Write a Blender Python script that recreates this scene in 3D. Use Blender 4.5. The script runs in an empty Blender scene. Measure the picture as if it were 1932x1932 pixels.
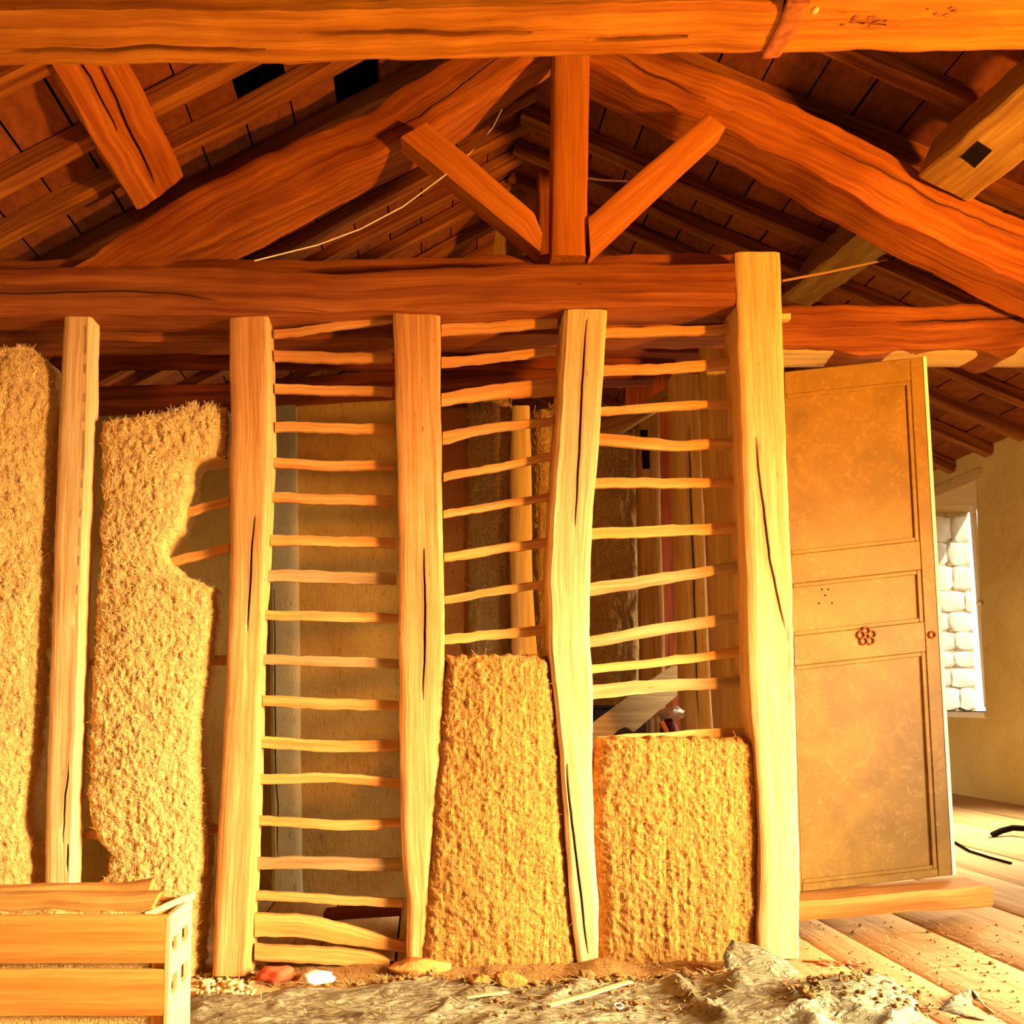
import bpy, bmesh, math, random
import numpy as np
from mathutils import Vector, Matrix, noise as mn

C = bpy.context.scene
COL = C.collection
rnd = random.Random(11)

# ------------------------------------------------------------------ camera
EYE = Vector((0, 0, 1.0))
F, CX, CY, PITCH = 1700.0, 795.0, 1209.0, math.radians(4.09)
cd = bpy.data.cameras.new('camera'); cam = bpy.data.objects.new('camera', cd); COL.objects.link(cam)
cam.location = EYE; cam.rotation_euler = (math.pi/2 + PITCH, 0, 0)
cd.sensor_width = 36; cd.lens = F/1932*36
cd.shift_x = (966-CX)/1932; cd.shift_y = (CY-966)/1932
cd.clip_start = .05; cd.clip_end = 100
C.camera = cam

# ------------------------------------------------------------------ world, lamps, exposure
w = bpy.data.worlds.new('world'); C.world = w; w.use_nodes = True
bg = w.node_tree.nodes['Background']; bg.inputs[0].default_value = (1, .93, .80, 1); bg.inputs[1].default_value = 1.3

def area(name, loc, rot, sx, sy, power, col, spread=150):
    l = bpy.data.lights.new(name, 'AREA'); l.shape = 'RECTANGLE'; l.size = sx; l.size_y = sy
    l.energy = power; l.color = col; l.spread = math.radians(spread)
    o = bpy.data.objects.new(name, l); COL.objects.link(o); o.location = loc; o.rotation_euler = rot
    return o
R90 = math.pi/2
# daylight in the side opening right of the camera, in the side window of the back room; then two added fill lamps
dl = area('daylight_side_opening', (3.70, 1.45, 1.25), (0, 0, 0), 1.9, 1.4, 112, (1, .85, .58), 62)
dl.rotation_euler = Vector((-.92, .35, -.25)).to_track_quat('-Z', 'Y').to_euler()
area('daylight_back_window', (3.72, 5.15, 1.4), (0, R90+math.radians(-24), 0), 1.2, .75, 60, (1, .90, .66), 120)
area('rear_fill', (.6, -2.35, 1.5), (-R90+math.radians(-30), 0, math.pi), .9, .8, 5, (1, .84, .58), 120)  # weak fill lamp added behind the camera
area('left_fill', (-2.72, 6.9, 1.45), (0, -R90+math.radians(28), 0), 1.1, 1.3, 22, (1, .90, .66), 100)  # unseen fill lamp added to brighten the right wall of the back room
sn = bpy.data.lights.new('sun', 'SUN'); sn.energy = 3.5; sn.color = (1, .90, .72); sn.angle = math.radians(2)
so_ = bpy.data.objects.new('sun', sn); COL.objects.link(so_); so_.rotation_euler = Vector((-.42, .60, -.68)).to_track_quat('-Z', 'Y').to_euler()
# tungsten work lamp low on the right, out of the frame
pl_ = bpy.data.lights.new('work_lamp', 'SPOT'); pl_.energy = 640; pl_.color = (1, .43, .06); pl_.shadow_soft_size = .10; pl_.spot_size = math.radians(100); pl_.spot_blend = .8
lo = bpy.data.objects.new('work_lamp', pl_); COL.objects.link(lo); lo.location = (3.3, 1.25, 1.6)
lo.rotation_euler = (Vector((-.3, 3.6, 3.0))-lo.location).to_track_quat('-Z', 'Y').to_euler()
C.view_settings.view_transform = 'Standard'; C.view_settings.look = 'None'
C.view_settings.gamma = 1; C.view_settings.use_curve_mapping = False
C.view_settings.exposure = 0.75

# ------------------------------------------------------------------ geometry helpers
FWD = Vector((0, math.cos(PITCH), math.sin(PITCH))); UP = Vector((0, -math.sin(PITCH), math.cos(PITCH))); RT = Vector((1, 0, 0))
def P(px, py, Y):
    """point of the place seen at a photo pixel, at distance Y in front of the camera"""
    d = FWD + RT*((px-CX)/F) - UP*((py-CY)/F)
    return EYE + d*(Y/d.y)
FLX = [-3.2, -.7, .6, 1.35, 2.0, 3.9]; FLZ = [-.035, -.012, .03, .068, .14, .395]
def fz(x): return float(np.interp(x, FLX, FLZ))
SL, SR, RX, RZ = .55, .45, .55, 4.17          # roof slopes, ridge
def deck(x): return RZ - (SL*(RX-x) if x < RX else SR*(x-RX))

def props(o, label=None, cat=None, group=None, kind=None):
    if label: o['label'] = label
    if cat: o['category'] = cat
    if group: o['group'] = group
    if kind: o['kind'] = kind
    return o
def link(name, me, mat=None, parent=None, **k):
    o = bpy.data.objects.new(name, me); COL.objects.link(o)
    if mat is not None and not me.materials: me.materials.append(mat)
    if parent: o.parent = parent
    return props(o, **k)
def empty(name, loc=(0, 0, 0), **k):
    o = bpy.data.objects.new(name, None); COL.objects.link(o); o.location = loc; o.empty_display_size = .05
    return props(o, **k)
def adopt(root):
    """keep children where they are when the root sits at its own base"""
    root_inv = Matrix.Translation(-root.location)
    for c in root.children: c.matrix_parent_inverse = root_inv
def mesh(name, verts, faces, gr=None, sharp=35, recalc=True):
    me = bpy.data.meshes.new(name); me.from_pydata([tuple(v) for v in verts], [], faces); me.update()
    if recalc:
        bm = bmesh.new(); bm.from_mesh(me); bmesh.ops.recalc_face_normals(bm, faces=bm.faces); bm.to_mesh(me); bm.free()
    if gr is not None:
        a = me.attributes.new('gr', 'FLOAT_VECTOR', 'POINT'); a.data.foreach_set('vector', np.asarray(gr, dtype=np.float32).ravel())
    if sharp is not None:
        me.shade_smooth(); me.set_sharp_from_angle(angle=math.radians(sharp))
    return me
_seed = [0]
def nseed(): _seed[0] += 1; return _seed[0]*3.717

def timber_mesh(name, A, B, thick, nd, cracks=(), amp=.004, edge=.008, ncol=5, wob=.0, crack_d=.02, crack_w=.0045):
    """A,B: n x 3 rows of the seen face's two edges; nd: direction to the back. cracks: list of n-arrays of u (nan = none)"""
    A = np.asarray(A, float); B = np.asarray(B, float); n = len(A); nd = np.asarray(nd, float)
    s = nseed(); W = np.linalg.norm(B-A, axis=1); mid = (A+B)/2
    run = np.concatenate([[0], np.cumsum(np.linalg.norm(np.diff(mid, axis=0), axis=1))])
    if np.isscalar(thick): thick = np.full(n, thick)
    cr = []
    for c in cracks:
        ok = ~np.isnan(c)
        if ok.sum() < 3: continue
        idx = np.where(ok)[0]; cc = np.interp(np.arange(n), idx, c[idx]); dep = np.zeros(n)
        tt = (np.arange(n)-idx[0])/max(1, idx[-1]-idx[0]); m = (tt >= 0) & (tt <= 1); dep[m] = np.sin(np.pi*tt[m])**.6
        cr.append((cc, dep))
    cr.sort(key=lambda t: t[0].mean())
    V, G, k, CRACK_SHADE = [], [], None, []
    for i in range(n):
        e = min(.18, edge/W[i]*1.4)
        us, ds, dk = [0.0, e], [edge, edge*.2], [0, 0]
        prev = e
        for cc, dep in cr:
            hw = crack_w/W[i]; u = min(max(cc[i], prev+hw*2+.012), 1-e-hw*2-.012)
            for q in range(1, 3): us.append(prev+(u-hw-prev)*q/3); ds.append(0); dk.append(0)
            us += [u-hw, u, u+hw]; ds += [0, crack_d*dep[i], 0]; dk += [.35*dep[i], dep[i], .35*dep[i]]; prev = u+hw
        for q in range(1, ncol): us.append(prev+(1-e-prev)*q/ncol); ds.append(0); dk.append(0)
        us += [1-e, 1.0]; ds += [edge*.2, edge]; dk += [0]*6; CRACK_SHADE += dk
        row = [A[i]+(B[i]-A[i])*u+nd*d for u, d in zip(us, ds)]
        gx = [u*W[i] for u in us]
        t = thick[i]
        row += [B[i]+nd*(t*.5), B[i]+nd*t, A[i]+nd*t, A[i]+nd*(t*.5)]
        gx += [W[i]+t*.5, W[i]+t, 2*W[i]+t, -t*.5]
        k = len(row)
        wv = Vector((0, 0, 0))
        if wob: wv = mn.noise_vector(Vector((s, run[i]*1.3, 0)))*wob
        for j, p in enumerate(row):
            q = Vector(p)
            q += wv
            nv = mn.noise_vector(Vector((p[0]*7+s, p[1]*7, p[2]*7)))*amp + mn.noise_vector(Vector((p[0]*22+s, p[1]*22, p[2]*22)))*amp*.45
            V.append(q+nv); G.append((gx[j]+s, s*.7, run[i]))
    Fc = []
    for i in range(n-1):
        for j in range(k):
            a, b = i*k+j, i*k+(j+1) % k
            Fc.append((a, b, b+k, a+k))
    Fc.append(tuple(range(k))[::-1]); Fc.append(tuple((n-1)*k+j for j in range(k)))
    me = mesh(name, V, Fc, G)
    if cr: me.attributes.new('dirt', 'FLOAT', 'POINT').data.foreach_set('value', CRACK_SHADE)  # darkens crack grooves by colour, standing in for the shade inside them
    return me
def ip(pts, axis, t):
    pts = sorted(pts, key=lambda p: p[axis]); return np.interp(t, [p[axis] for p in pts], [p[1-axis] for p in pts])
def crk(polys, axis, t, lo, hi):
    out = []
    for pl in polys:
        a = [p[axis] for p in pl]; v = ip(pl, axis, t); u = (v-lo)/(hi-lo)
        u[(t < min(a)) | (t > max(a))] = np.nan; out.append(u)
    return out
def vt(name, L, R, Y, thick, mat, parent=None, n=44, cracks=(), **k):
    y0 = max(min(p[1] for p in L), min(p[1] for p in R)); y1 = min(max(p[1] for p in L), max(p[1] for p in R))
    ys = np.linspace(y0, y1, n); xl, xr = ip(L, 1, ys), ip(R, 1, ys)
    tk = {q: k.pop(q) for q in ('amp', 'edge', 'ncol', 'wob', 'crack_d') if q in k}
    me = timber_mesh(name, [P(x, y, Y) for x, y in zip(xl, ys)], [P(x, y, Y) for x, y in zip(xr, ys)], thick, (0, 1, 0), crk(cracks, 1, ys, xl, xr), **tk)
    return link(name, me, mat, parent, **k)
def ht(name, T, Bt, Y, thick, mat, parent=None, n=44, cracks=(), **k):
    x0 = max(min(p[0] for p in T), min(p[0] for p in Bt)); x1 = min(max(p[0] for p in T), max(p[0] for p in Bt))
    xs = np.linspace(x0, x1, n); yt, yb = ip(T, 0, xs), ip(Bt, 0, xs)
    tk = {q: k.pop(q) for q in ('amp', 'edge', 'ncol', 'wob', 'crack_d') if q in k}
    me = timber_mesh(name, [P(x, y, Y) for x, y in zip(xs, yt)], [P(x, y, Y) for x, y in zip(xs, yb)], thick, (0, 1, 0), crk(cracks, 0, xs, yt, yb), **tk)
    return link(name, me, mat, parent, **k)
def arc(pts, n):
    p = np.asarray(pts, float); d = np.concatenate([[0], np.cumsum(np.linalg.norm(np.diff(p, axis=0), axis=1))]); d /= d[-1]
    t = np.linspace(0, 1, n); return [np.interp(t, d, p[:, i]) for i in range(p.shape[1])]
def dt(name, U, Lw, Y, thick, mat, parent=None, n=30, **k):
    """slanting timber: two pixel edge lines walked side by side"""
    ux, uy = arc(U, n); lx, ly = arc(Lw, n)
    Ys = np.linspace(Y[0], Y[1], n) if isinstance(Y, tuple) else np.full(n, Y)
    tk = {q: k.pop(q) for q in ('amp', 'edge', 'ncol', 'wob', 'crack_d', 'crack_at') if q in k}
    if 'crack_at' in tk: tk['cracks'] = ucrack(n, tk.pop('crack_at'))
    me = timber_mesh(name, [P(a, b, y) for a, b, y in zip(ux, uy, Ys)], [P(a, b, y) for a, b, y in zip(lx, ly, Ys)], thick, (0, 1, 0), **tk)
    return link(name, me, mat, parent, **k)
def beam3(name, p0, p1, wd, hg, mat, parent=None, up=(0, 0, 1), n=14, taper=1.0, **k):
    p0, p1, up = Vector(p0), Vector(p1), Vector(up); d = (p1-p0).normalized(); side = d.cross(up).normalized(); up = side.cross(d).normalized()
    tk = {q: k.pop(q) for q in ('amp', 'edge', 'ncol', 'wob', 'crack_d', 'crack_at') if q in k}
    if 'crack_at' in tk: tk['cracks'] = ucrack(n, tk.pop('crack_at'))
    A, B = [], []
    for i in range(n):
        t = i/(n-1); p = p0.lerp(p1, t); ww = wd*(1+(taper-1)*t)
        A.append(p-side*ww/2-up*hg/2); B.append(p+side*ww/2-up*hg/2)
    return link(name, timber_mesh(name, A, B, hg, tuple(up), **tk), mat, parent, **k)

def ucrack(n, spec):
    """cracks as (start, end, u at start, u at end) along a timber"""
    out = []
    for a, b, u0, u1 in spec:
        t = np.linspace(0, 1, n); u = np.interp(t, [a, b], [u0, u1])+np.array([.03*mn.noise(Vector((q*14, u0*9, 1))) for q in t]); u[(t < a) | (t > b)] = np.nan; out.append(u)
    return out
class MB:
    def __init__(s): s.v, s.f, s.g = [], [], []
    def box(s, x0, x1, y0, y1, z0, z1, M=None, long=0):
        b = len(s.v); sd = rnd.random()*9
        for x in (x0, x1):
            for y in (y0, y1):
                for z in (z0, z1):
                    p = Vector((x, y, z)); q = M @ p if M else p; s.v.append(q)
                    g = [x, y, z]; l = g.pop(long); s.g.append((g[0]+sd+g[1]*.5, g[1]+sd, l))
        s.f += [tuple(b+i for i in f) for f in ((0, 1, 3, 2), (4, 6, 7, 5), (0, 4, 5, 1), (2, 3, 7, 6), (0, 2, 6, 4), (1, 5, 7, 3))]
        return s
    def quadbox(s, c, nd):
        b = len(s.v); nd = Vector(nd); c = [Vector(q) for q in c]; sd = rnd.random()*9
        L = (c[1]-c[0]).length; H = (c[3]-c[0]).length
        for q in c: s.v.append(q)
        for q in c: s.v.append(q+nd)
        uv = [(0, 0), (L, 0), (L, H), (0, H)]
        if L > H: s.g += [(h+sd, sd, l) for l, h in uv]+[(h+sd+.1, sd, l) for l, h in uv]
        else: s.g += [(l+sd, sd, h) for l, h in uv]+[(l+sd+.1, sd, h) for l, h in uv]
        s.f += [tuple(b+i for i in f) for f in ((0, 1, 2, 3), (7, 6, 5, 4), (0, 4, 5, 1), (1, 5, 6, 2), (2, 6, 7, 3), (3, 7, 4, 0))]
        return s
    def tube(s, pts, r, seg=6, closed=False):
        pts = [Vector(p) for p in pts]; b = len(s.v); n = len(pts)
        for i, p in enumerate(pts):
            d = (pts[(i+1) % n]-pts[i-1]) if closed else (pts[min(i+1, n-1)]-pts[max(i-1, 0)])
            d.normalize(); a = d.cross(Vector((.13, .2, 1))); a = (a if a.length > .05 else d.cross(Vector((1, 0, 0)))).normalized(); c = d.cross(a)
            rr = r[i] if hasattr(r, '__len__') else r
            for j in range(seg):
                t = 2*math.pi*j/seg; s.v.append(p+a*(rr*math.cos(t))+c*(rr*math.sin(t))); s.g.append((j*.01, 0, i*.05))
        for i in range(n if closed else n-1):
            for j in range(seg):
                k = (i+1) % n
                s.f.append((b+i*seg+j, b+i*seg+(j+1) % seg, b+k*seg+(j+1) % seg, b+k*seg+j))
        if not closed:
            s.f.append(tuple(b+j for j in range(seg))); s.f.append(tuple(b+(n-1)*seg+j for j in range(seg)))
        return s
    def blob(s, c, r, sq=(1, 1, 1), rough=.3, sd=0, sub=2):
        bm = bmesh.new(); bmesh.ops.create_icosphere(bm, subdivisions=sub, radius=1); b = len(s.v)
        for v in bm.verts:
            k = 1+rough*mn.noise(v.co*1.7+Vector((sd, sd*.3, 0)))+rough*.4*mn.noise(v.co*4+Vector((sd, 3, 0)))
            q = Vector((v.co.x*sq[0], v.co.y*sq[1], v.co.z*sq[2]))*(r*k)+Vector(c); s.v.append(q); s.g.append((q.x, q.y, q.z))
        s.f += [tuple(b+v.index for v in f.verts) for f in bm.faces]; bm.free(); return s
    def build(s, name, mat, parent=None, sharp=35, bevel=0, recalc=True, **k):
        me = mesh(name, s.v, s.f, s.g, sharp, recalc)
        if bevel:
            bm = bmesh.new(); bm.from_mesh(me)
            bmesh.ops.bevel(bm, geom=bm.edges[:], offset=bevel, segments=1, affect='EDGES', clamp_overlap=True); bm.to_mesh(me); bm.free()
        return link(name, me, mat, parent, **k)

# ------------------------------------------------------------------ materials
def newmat(name):
    m = bpy.data.materials.new(name); m.use_nodes = True; nt = m.node_tree; b = nt.nodes['Principled BSDF']
    b.inputs['Specular IOR Level'].default_value = .18
    return m, nt, b
def N(nt, t, **k):
    n = nt.nodes.new(t)
    for a, v in k.items():
        if a.startswith('_'): setattr(n, a[1:], v)
        else: n.inputs[a].default_value = v
    return n
def ramp(nt, fac, stops):
    r = nt.nodes.new('ShaderNodeValToRGB'); el = r.color_ramp.elements
    while len(el) < len(stops): el.new(.5)
    for e, (p, c) in zip(el, stops): e.position = p; e.color = (*c, 1)
    nt.links.new(fac, r.inputs[0]); return r.outputs[0]
def mul(nt, a, b, fac=1.0, mode='MULTIPLY'):
    m = nt.nodes.new('ShaderNodeMix'); m.data_type = 'RGBA'; m.blend_type = mode; m.inputs[0].default_value = fac
    nt.links.new(a, m.inputs[6]); nt.links.new(b, m.inputs[7]); return m.outputs[2]
def nz(nt, vec, scale, detail=4, dist=0, sc=None, rough=.55):
    if sc is not None:
        mp = N(nt, 'ShaderNodeMapping'); mp.inputs['Scale'].default_value = sc; nt.links.new(vec, mp.inputs[0]); vec = mp.outputs[0]
    n = N(nt, 'ShaderNodeTexNoise', Scale=scale, Detail=detail, Distortion=dist, Roughness=rough); nt.links.new(vec, n.inputs['Vector']); return n.outputs[0]
def bump(nt, b, h, st, dist=.01, prev=None):
    n = N(nt, 'ShaderNodeBump', Strength=st, Distance=dist); nt.links.new(h, n.inputs['Height'])
    if prev: nt.links.new(prev, n.inputs['Normal'])
    nt.links.new(n.outputs[0], b.inputs['Normal']); return n.outputs[0]
def sc3(c, k): return tuple(min(1, x*k) for x in c)
def wood(name, light, dark, stain=.45, bst=.5, rough=.72, hole=.5):
    light, dark = sc3([c**1.35 for c in light], .80), sc3([c**1.35 for c in dark], .80)
    m, nt, b = newmat(name); at = N(nt, 'ShaderNodeAttribute', _attribute_name='gr'); v = at.outputs['Vector']
    g = nz(nt, v, 1, 5, .35, (34, 34, 1.5)); col = ramp(nt, g, [(.3, dark), (.48, tuple((a+c)/2 for a, c in zip(light, dark))), (.62, light)])
    fine = nz(nt, v, 1, 3, .3, (130, 130, 4)); col = mul(nt, col, ramp(nt, fine, [(.3, (.72, .64, .55)), (.55, (1, 1, 1))]), .8)
    bl = nz(nt, v, 1, 3, .5, (4, 4, 1.4)); col = mul(nt, col, ramp(nt, bl, [(.32, (.5, .36, .25)), (.58, (1, 1, 1))]), stain)
    hl = nz(nt, v, 1, 2, .2, (55, 55, 14)); col = mul(nt, col, ramp(nt, hl, [(.22, (.25, .12, .06)), (.3, (1, 1, 1))]), hole)
    da = N(nt, 'ShaderNodeAttribute', _attribute_name='dirt'); col = mul(nt, col, ramp(nt, da.outputs['Fac'], [(0, (1, 1, 1)), (.8, (.10, .04, .02))]), 1)  # cracks painted near black in the wood colour, in place of their shade
    nt.links.new(col, b.inputs['Base Color']); b.inputs['Roughness'].default_value = rough
    p = bump(nt, b, g, bst, .008); bump(nt, b, fine, bst*.6, .003, p); return m
def flat(name, c, rough=.7, var=.25, scale=9, bst=.2, spec=.18, metal=0):
    m, nt, b = newmat(name); tc = N(nt, 'ShaderNodeTexCoord'); n = nz(nt, tc.outputs['Object'], scale, 5)
    nt.links.new(ramp(nt, n, [(.3, sc3(c, 1-var)), (.7, sc3(c, 1+var*.6))]), b.inputs['Base Color'])
    b.inputs['Roughness'].default_value = rough; b.inputs['Specular IOR Level'].default_value = spec; b.inputs['Metallic'].default_value = metal
    if bst: bump(nt, b, n, bst, .01)
    return m
def plaster(name, c1, c2, sc=1.6, bst=.5, speck=.5):
    m, nt, b = newmat(name); tc = N(nt, 'ShaderNodeTexCoord'); v = tc.outputs['Object']
    a = nz(nt, v, sc, 6, .4); col = ramp(nt, a, [(.32, c2), (.6, c1)])
    f = nz(nt, v, 1, 3, 1.2, (70, 70, 22)); col = mul(nt, col, ramp(nt, f, [(.3, (.45, .33, .22)), (.42, (1, 1, 1))]), speck)
    nt.links.new(col, b.inputs['Base Color']); b.inputs['Roughness'].default_value = .9
    p = bump(nt, b, f, bst, .01); bump(nt, b, nz(nt, v, 14, 4), bst, .02, p); return m
def daubmat(name, c, d, comb=0.0):
    m, nt, b = newmat(name); tc = N(nt, 'ShaderNodeTexCoord'); v = tc.outputs['Object']
    a = nz(nt, v, 3.2, 5, .4); col = ramp(nt, a, [(.3, sc3(c, .82)), (.65, c)])
    c = sc3([q**1.2 for q in c], 1); col = ramp(nt, a, [(.3, sc3(c, .82)), (.65, c)])
    f1 = nz(nt, v, 1, 3, 1.6, (48, 48, 100)); f2 = nz(nt, v, 1, 3, 1.6, (100, 48, 42))
    col = mul(nt, col, ramp(nt, f1, [(.30, d), (.42, (1, 1, 1))]), .7); col = mul(nt, col, ramp(nt, f2, [(.28, d), (.40, (1, 1, 1))]), .5)
    nt.links.new(col, b.inputs['Base Color']); b.inputs['Roughness'].default_value = .95
    p = bump(nt, b, f1, 1.0, .012); p = bump(nt, b, f2, .9, .012, p)
    if comb:
        g = nz(nt, v, 1, 2, .6, (26, 8, 2.2)); bump(nt, b, g, comb, .03, p)
    return m
W_POST = wood('oak_pale', (.88, .54, .22), (.72, .36, .11), stain=.3)
W_POSTW = wood('oak_bleached', (.92, .66, .34), (.80, .50, .21), stain=.22)
W_HEAD = wood('oak_red_brown', (.55, .23, .06), (.34, .105, .022), stain=.6)
W_TRUSS = wood('oak_orange', (.72, .30, .055), (.46, .14, .02), stain=.5)
W_STRUT = wood('sawn_orange', (.82, .36, .06), (.70, .26, .035), stain=.15, bst=.25, hole=.2)
W_TOP = wood('oak_amber', (.82, .42, .07), (.55, .22, .03), stain=.4)
W_RAFT = wood('rafter_brown', (.58, .26, .05), (.27, .085, .014), stain=.65)
W_OLIVE = wood('weathered_olive', (.70, .48, .15), (.48, .27, .07), stain=.45)
W_RUNG = wood('split_lath', (.88, .53, .18), (.72, .34, .085), stain=.35)
W_GREYR = wood('grey_lath', (.70, .48, .22), (.50, .30, .11), stain=.4)
W_CREAM = wood('cream_board', (.93, .74, .38), (.84, .58, .25), stain=.2)
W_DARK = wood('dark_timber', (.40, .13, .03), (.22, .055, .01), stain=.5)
W_CRATE = wood('crate_softwood', (.90, .50, .14), (.80, .38, .085), stain=.15, bst=.25, hole=.25)
W_SILL = wood('sill_wood', (.84, .47, .15), (.66, .30, .07), stain=.45)
M_TILE, _nt, _b = newmat('roof_tile_red')
_oi = N(_nt, 'ShaderNodeObjectInfo'); _tc = N(_nt, 'ShaderNodeTexCoord')
_va = N(_nt, 'ShaderNodeVectorMath', _operation='ADD'); _nt.links.new(_tc.outputs['Object'], _va.inputs[0]); _nt.links.new(_oi.outputs['Location'], _va.inputs[1])
_c = ramp(_nt, nz(_nt, _va.outputs[0], 5, 5, .5), [(.3, (.17, .042, .009)), (.65, (.27, .075, .015))])
_c = mul(_nt, _c, ramp(_nt, _oi.outputs['Random'], [(0, (.6, .55, .5)), (.5, (.95, .9, .9)), (1, (1, 1, 1))]))
_nt.links.new(_c, _b.inputs['Base Color']); _b.inputs['Roughness'].default_value = .85
M_DAUB = daubmat('straw_daub', (.88, .56, .19), (.42, .24, .11))
M_DAUBC = daubmat('combed_daub', (.62, .31, .07), (.42, .24, .10), comb=.6)
M_DAUBD = daubmat('old_daub', (.62, .42, .17), (.30, .17, .07), comb=1.0)
M_STRAW = flat('straw', (.88, .58, .22), .7, .35, 30, 0)
M_STRAWD = flat('straw_brown', (.50, .22, .05), .8, .35, 30, 0)
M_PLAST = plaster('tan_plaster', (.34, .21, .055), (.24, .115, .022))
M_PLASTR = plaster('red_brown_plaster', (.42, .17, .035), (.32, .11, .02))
M_PLASTG = plaster('grey_plaster', (.42, .34, .17), (.32, .24, .11), bst=.4)
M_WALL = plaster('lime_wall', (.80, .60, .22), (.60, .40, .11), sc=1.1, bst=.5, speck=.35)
M_STONE = flat('pale_stone', (.86, .78, .60), .9, .2, 7, .5)
M_MORTAR = flat('mortar', (.62, .42, .20), .95, .3, 20, .5)
M_FLOOR = wood('dusty_boards', (.86, .62, .33), (.80, .54, .26), stain=.2, bst=.25, rough=.85, hole=.35)
M_SUB = flat('subfloor_dark', (.16, .06, .02), .9)
M_TARP, _nt, _b = newmat('grey_sheet'); _tc = N(_nt, 'ShaderNodeTexCoord'); _v = _tc.outputs['Object']
_a = nz(_nt, _v, 4, 6, 1.2); _c = ramp(_nt, _a, [(.34, (.17, .125, .05)), (.5, (.29, .245, .125)), (.66, (.36, .31, .17))])
_d = nz(_nt, _v, 38, 4, .5); _c = mul(_nt, _c, ramp(_nt, _d, [(.34, (.5, .33, .16)), (.46, (1, 1, 1))]), .7)
_nt.links.new(_c, _b.inputs['Base Color']); _b.inputs['Roughness'].default_value = .55
_w = nz(_nt, _v, 1, 5, 2.2, (9, 24, 14)); _p = bump(_nt, _b, _w, 1.0, .03); bump(_nt, _b, _d, .3, .01, _p)
M_DIRT = daubmat('dirt', (.46, .25, .07), (.36, .18, .06))
M_DOOR, _nt, _b = newmat('ochre_door_paint')
_tc = N(_nt, 'ShaderNodeTexCoord'); _v = _tc.outputs['Object']
_a = nz(_nt, _v, 3, 6, 1.5); _c = ramp(_nt, _a, [(.3, (.17, .083, .008)), (.65, (.25, .128, .014))])
_s = nz(_nt, _v, 26, 5, 1.5, rough=.7); _c = mul(_nt, _c, ramp(_nt, _s, [(.52, (0, 0, 0)), (.72, (.10, .06, .02))]), 1, 'ADD')
_nt.links.new(_c, _b.inputs['Base Color']); _b.inputs['Roughness'].default_value = .45; _b.inputs['Specular IOR Level'].default_value = .3; bump(_nt, _b, _s, .15, .003)
M_PALE = flat('pale_edge', (.93, .86, .66), .6, .08, 9, .05)
M_BROWN = flat('rust_brown', (.36, .11, .03), .6, .3, 40, .2)
M_RUST = flat('rusty_iron', (.42, .13, .03), .75, .4, 25, .4, spec=.3)
M_BLACK = flat('rubber_and_hole_black', (.012, .007, .005), .8, .3, 20, 0, spec=.05)
M_RED = flat('red_brick', (.55, .09, .03), .85, .35, 16, .5)
M_WHITE = flat('white_cloth', (.86, .82, .74), .85, .1, 12, .2)
M_MAROON = flat('maroon_cloth', (.20, .035, .02), .8, .4, 8, .3)
M_CREAMY = flat('bright_bolt', (.8, .5, .2), .6, .1, 20, 0)
M_WIRE = flat('pale_cable', (.80, .66, .42), .5, .1, 20, 0)

# ------------------------------------------------------------------ the setting
# floor: boards running into the depth on a floor that rises to the right
fl = MB(); 
for a, b in zip(FLX[:-1], FLX[1:]):
    fl.quadbox([(a, -2.6, fz(a)-.05), (b, -2.6, fz(b)-.05), (b, 9.2, fz(b)-.05), (a, 9.2, fz(a)-.05)], (0, 0, -.12))
floor = fl.build('floor', M_SUB, None, None, kind='structure')
joints = [-2.8, -2.45, -2.1, -1.78, -1.42, -1.1, -.76, -.42, -.1, .24, .56, .9, 1.24, 1.5, 1.667, 1.97, 2.33, 2.6, 2.88, 3.2, 3.5, 3.80]
for a, b in zip(joints[:-1], joints[1:]):
    ys = np.linspace(-2.5, 9.0, 40); s = nseed(); g = .005
    A = [(a+g+.004*mn.noise(Vector((s, y, 0))), y, fz(a)+.004*mn.noise(Vector((y, s, 4)))) for y in ys]
    B = [(b-g+.004*mn.noise(Vector((s, y, 2))), y, fz(b)+.004*mn.noise(Vector((y, s, 4)))) for y in ys]
    link('floorboard', timber_mesh('floorboard', A, B, .05, (0, 0, -1), amp=.0015, edge=.004, ncol=3), M_FLOOR, floor)

WX = 3.76
def wallbox(mb, y0, y1, z0, z1, x0=WX, x1=WX+.55): mb.box(x0, x1, y0, y1, z0, z1)
wr = MB()
OPEN = [(.4, 2.5, .55, 2.15), (4.75, 5.55, .8, 2.1), (6.02, 7.05, .955, 2.52)]
TOPZ = 3.02; y = -2.6
for (a, b, z0, z1) in OPEN:
    wallbox(wr, y, a, -.2, TOPZ); wallbox(wr, a, b, -.2, z0); wallbox(wr, a, b, z1, TOPZ); y = b
wallbox(wr, y, 9.1, -.2, TOPZ)
wall_right = wr.build('wall_right', M_WALL, None, None, kind='structure')
wl = MB()
for (a, b, c, d) in ((-2.6, 6.2, -.2, 2.67), (7.6, 9.1, -.2, 2.67), (6.2, 7.6, -.2, .85), (6.2, 7.6, 2.05, 2.67)): wl.box(-3.2, -2.75, a, b, c, d)  # gap in this wall is added for the left fill lamp
wl = wl.build('wall_left', M_WALL, None, None, kind='structure')
def dk(x): return deck(x)+.27
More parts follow.
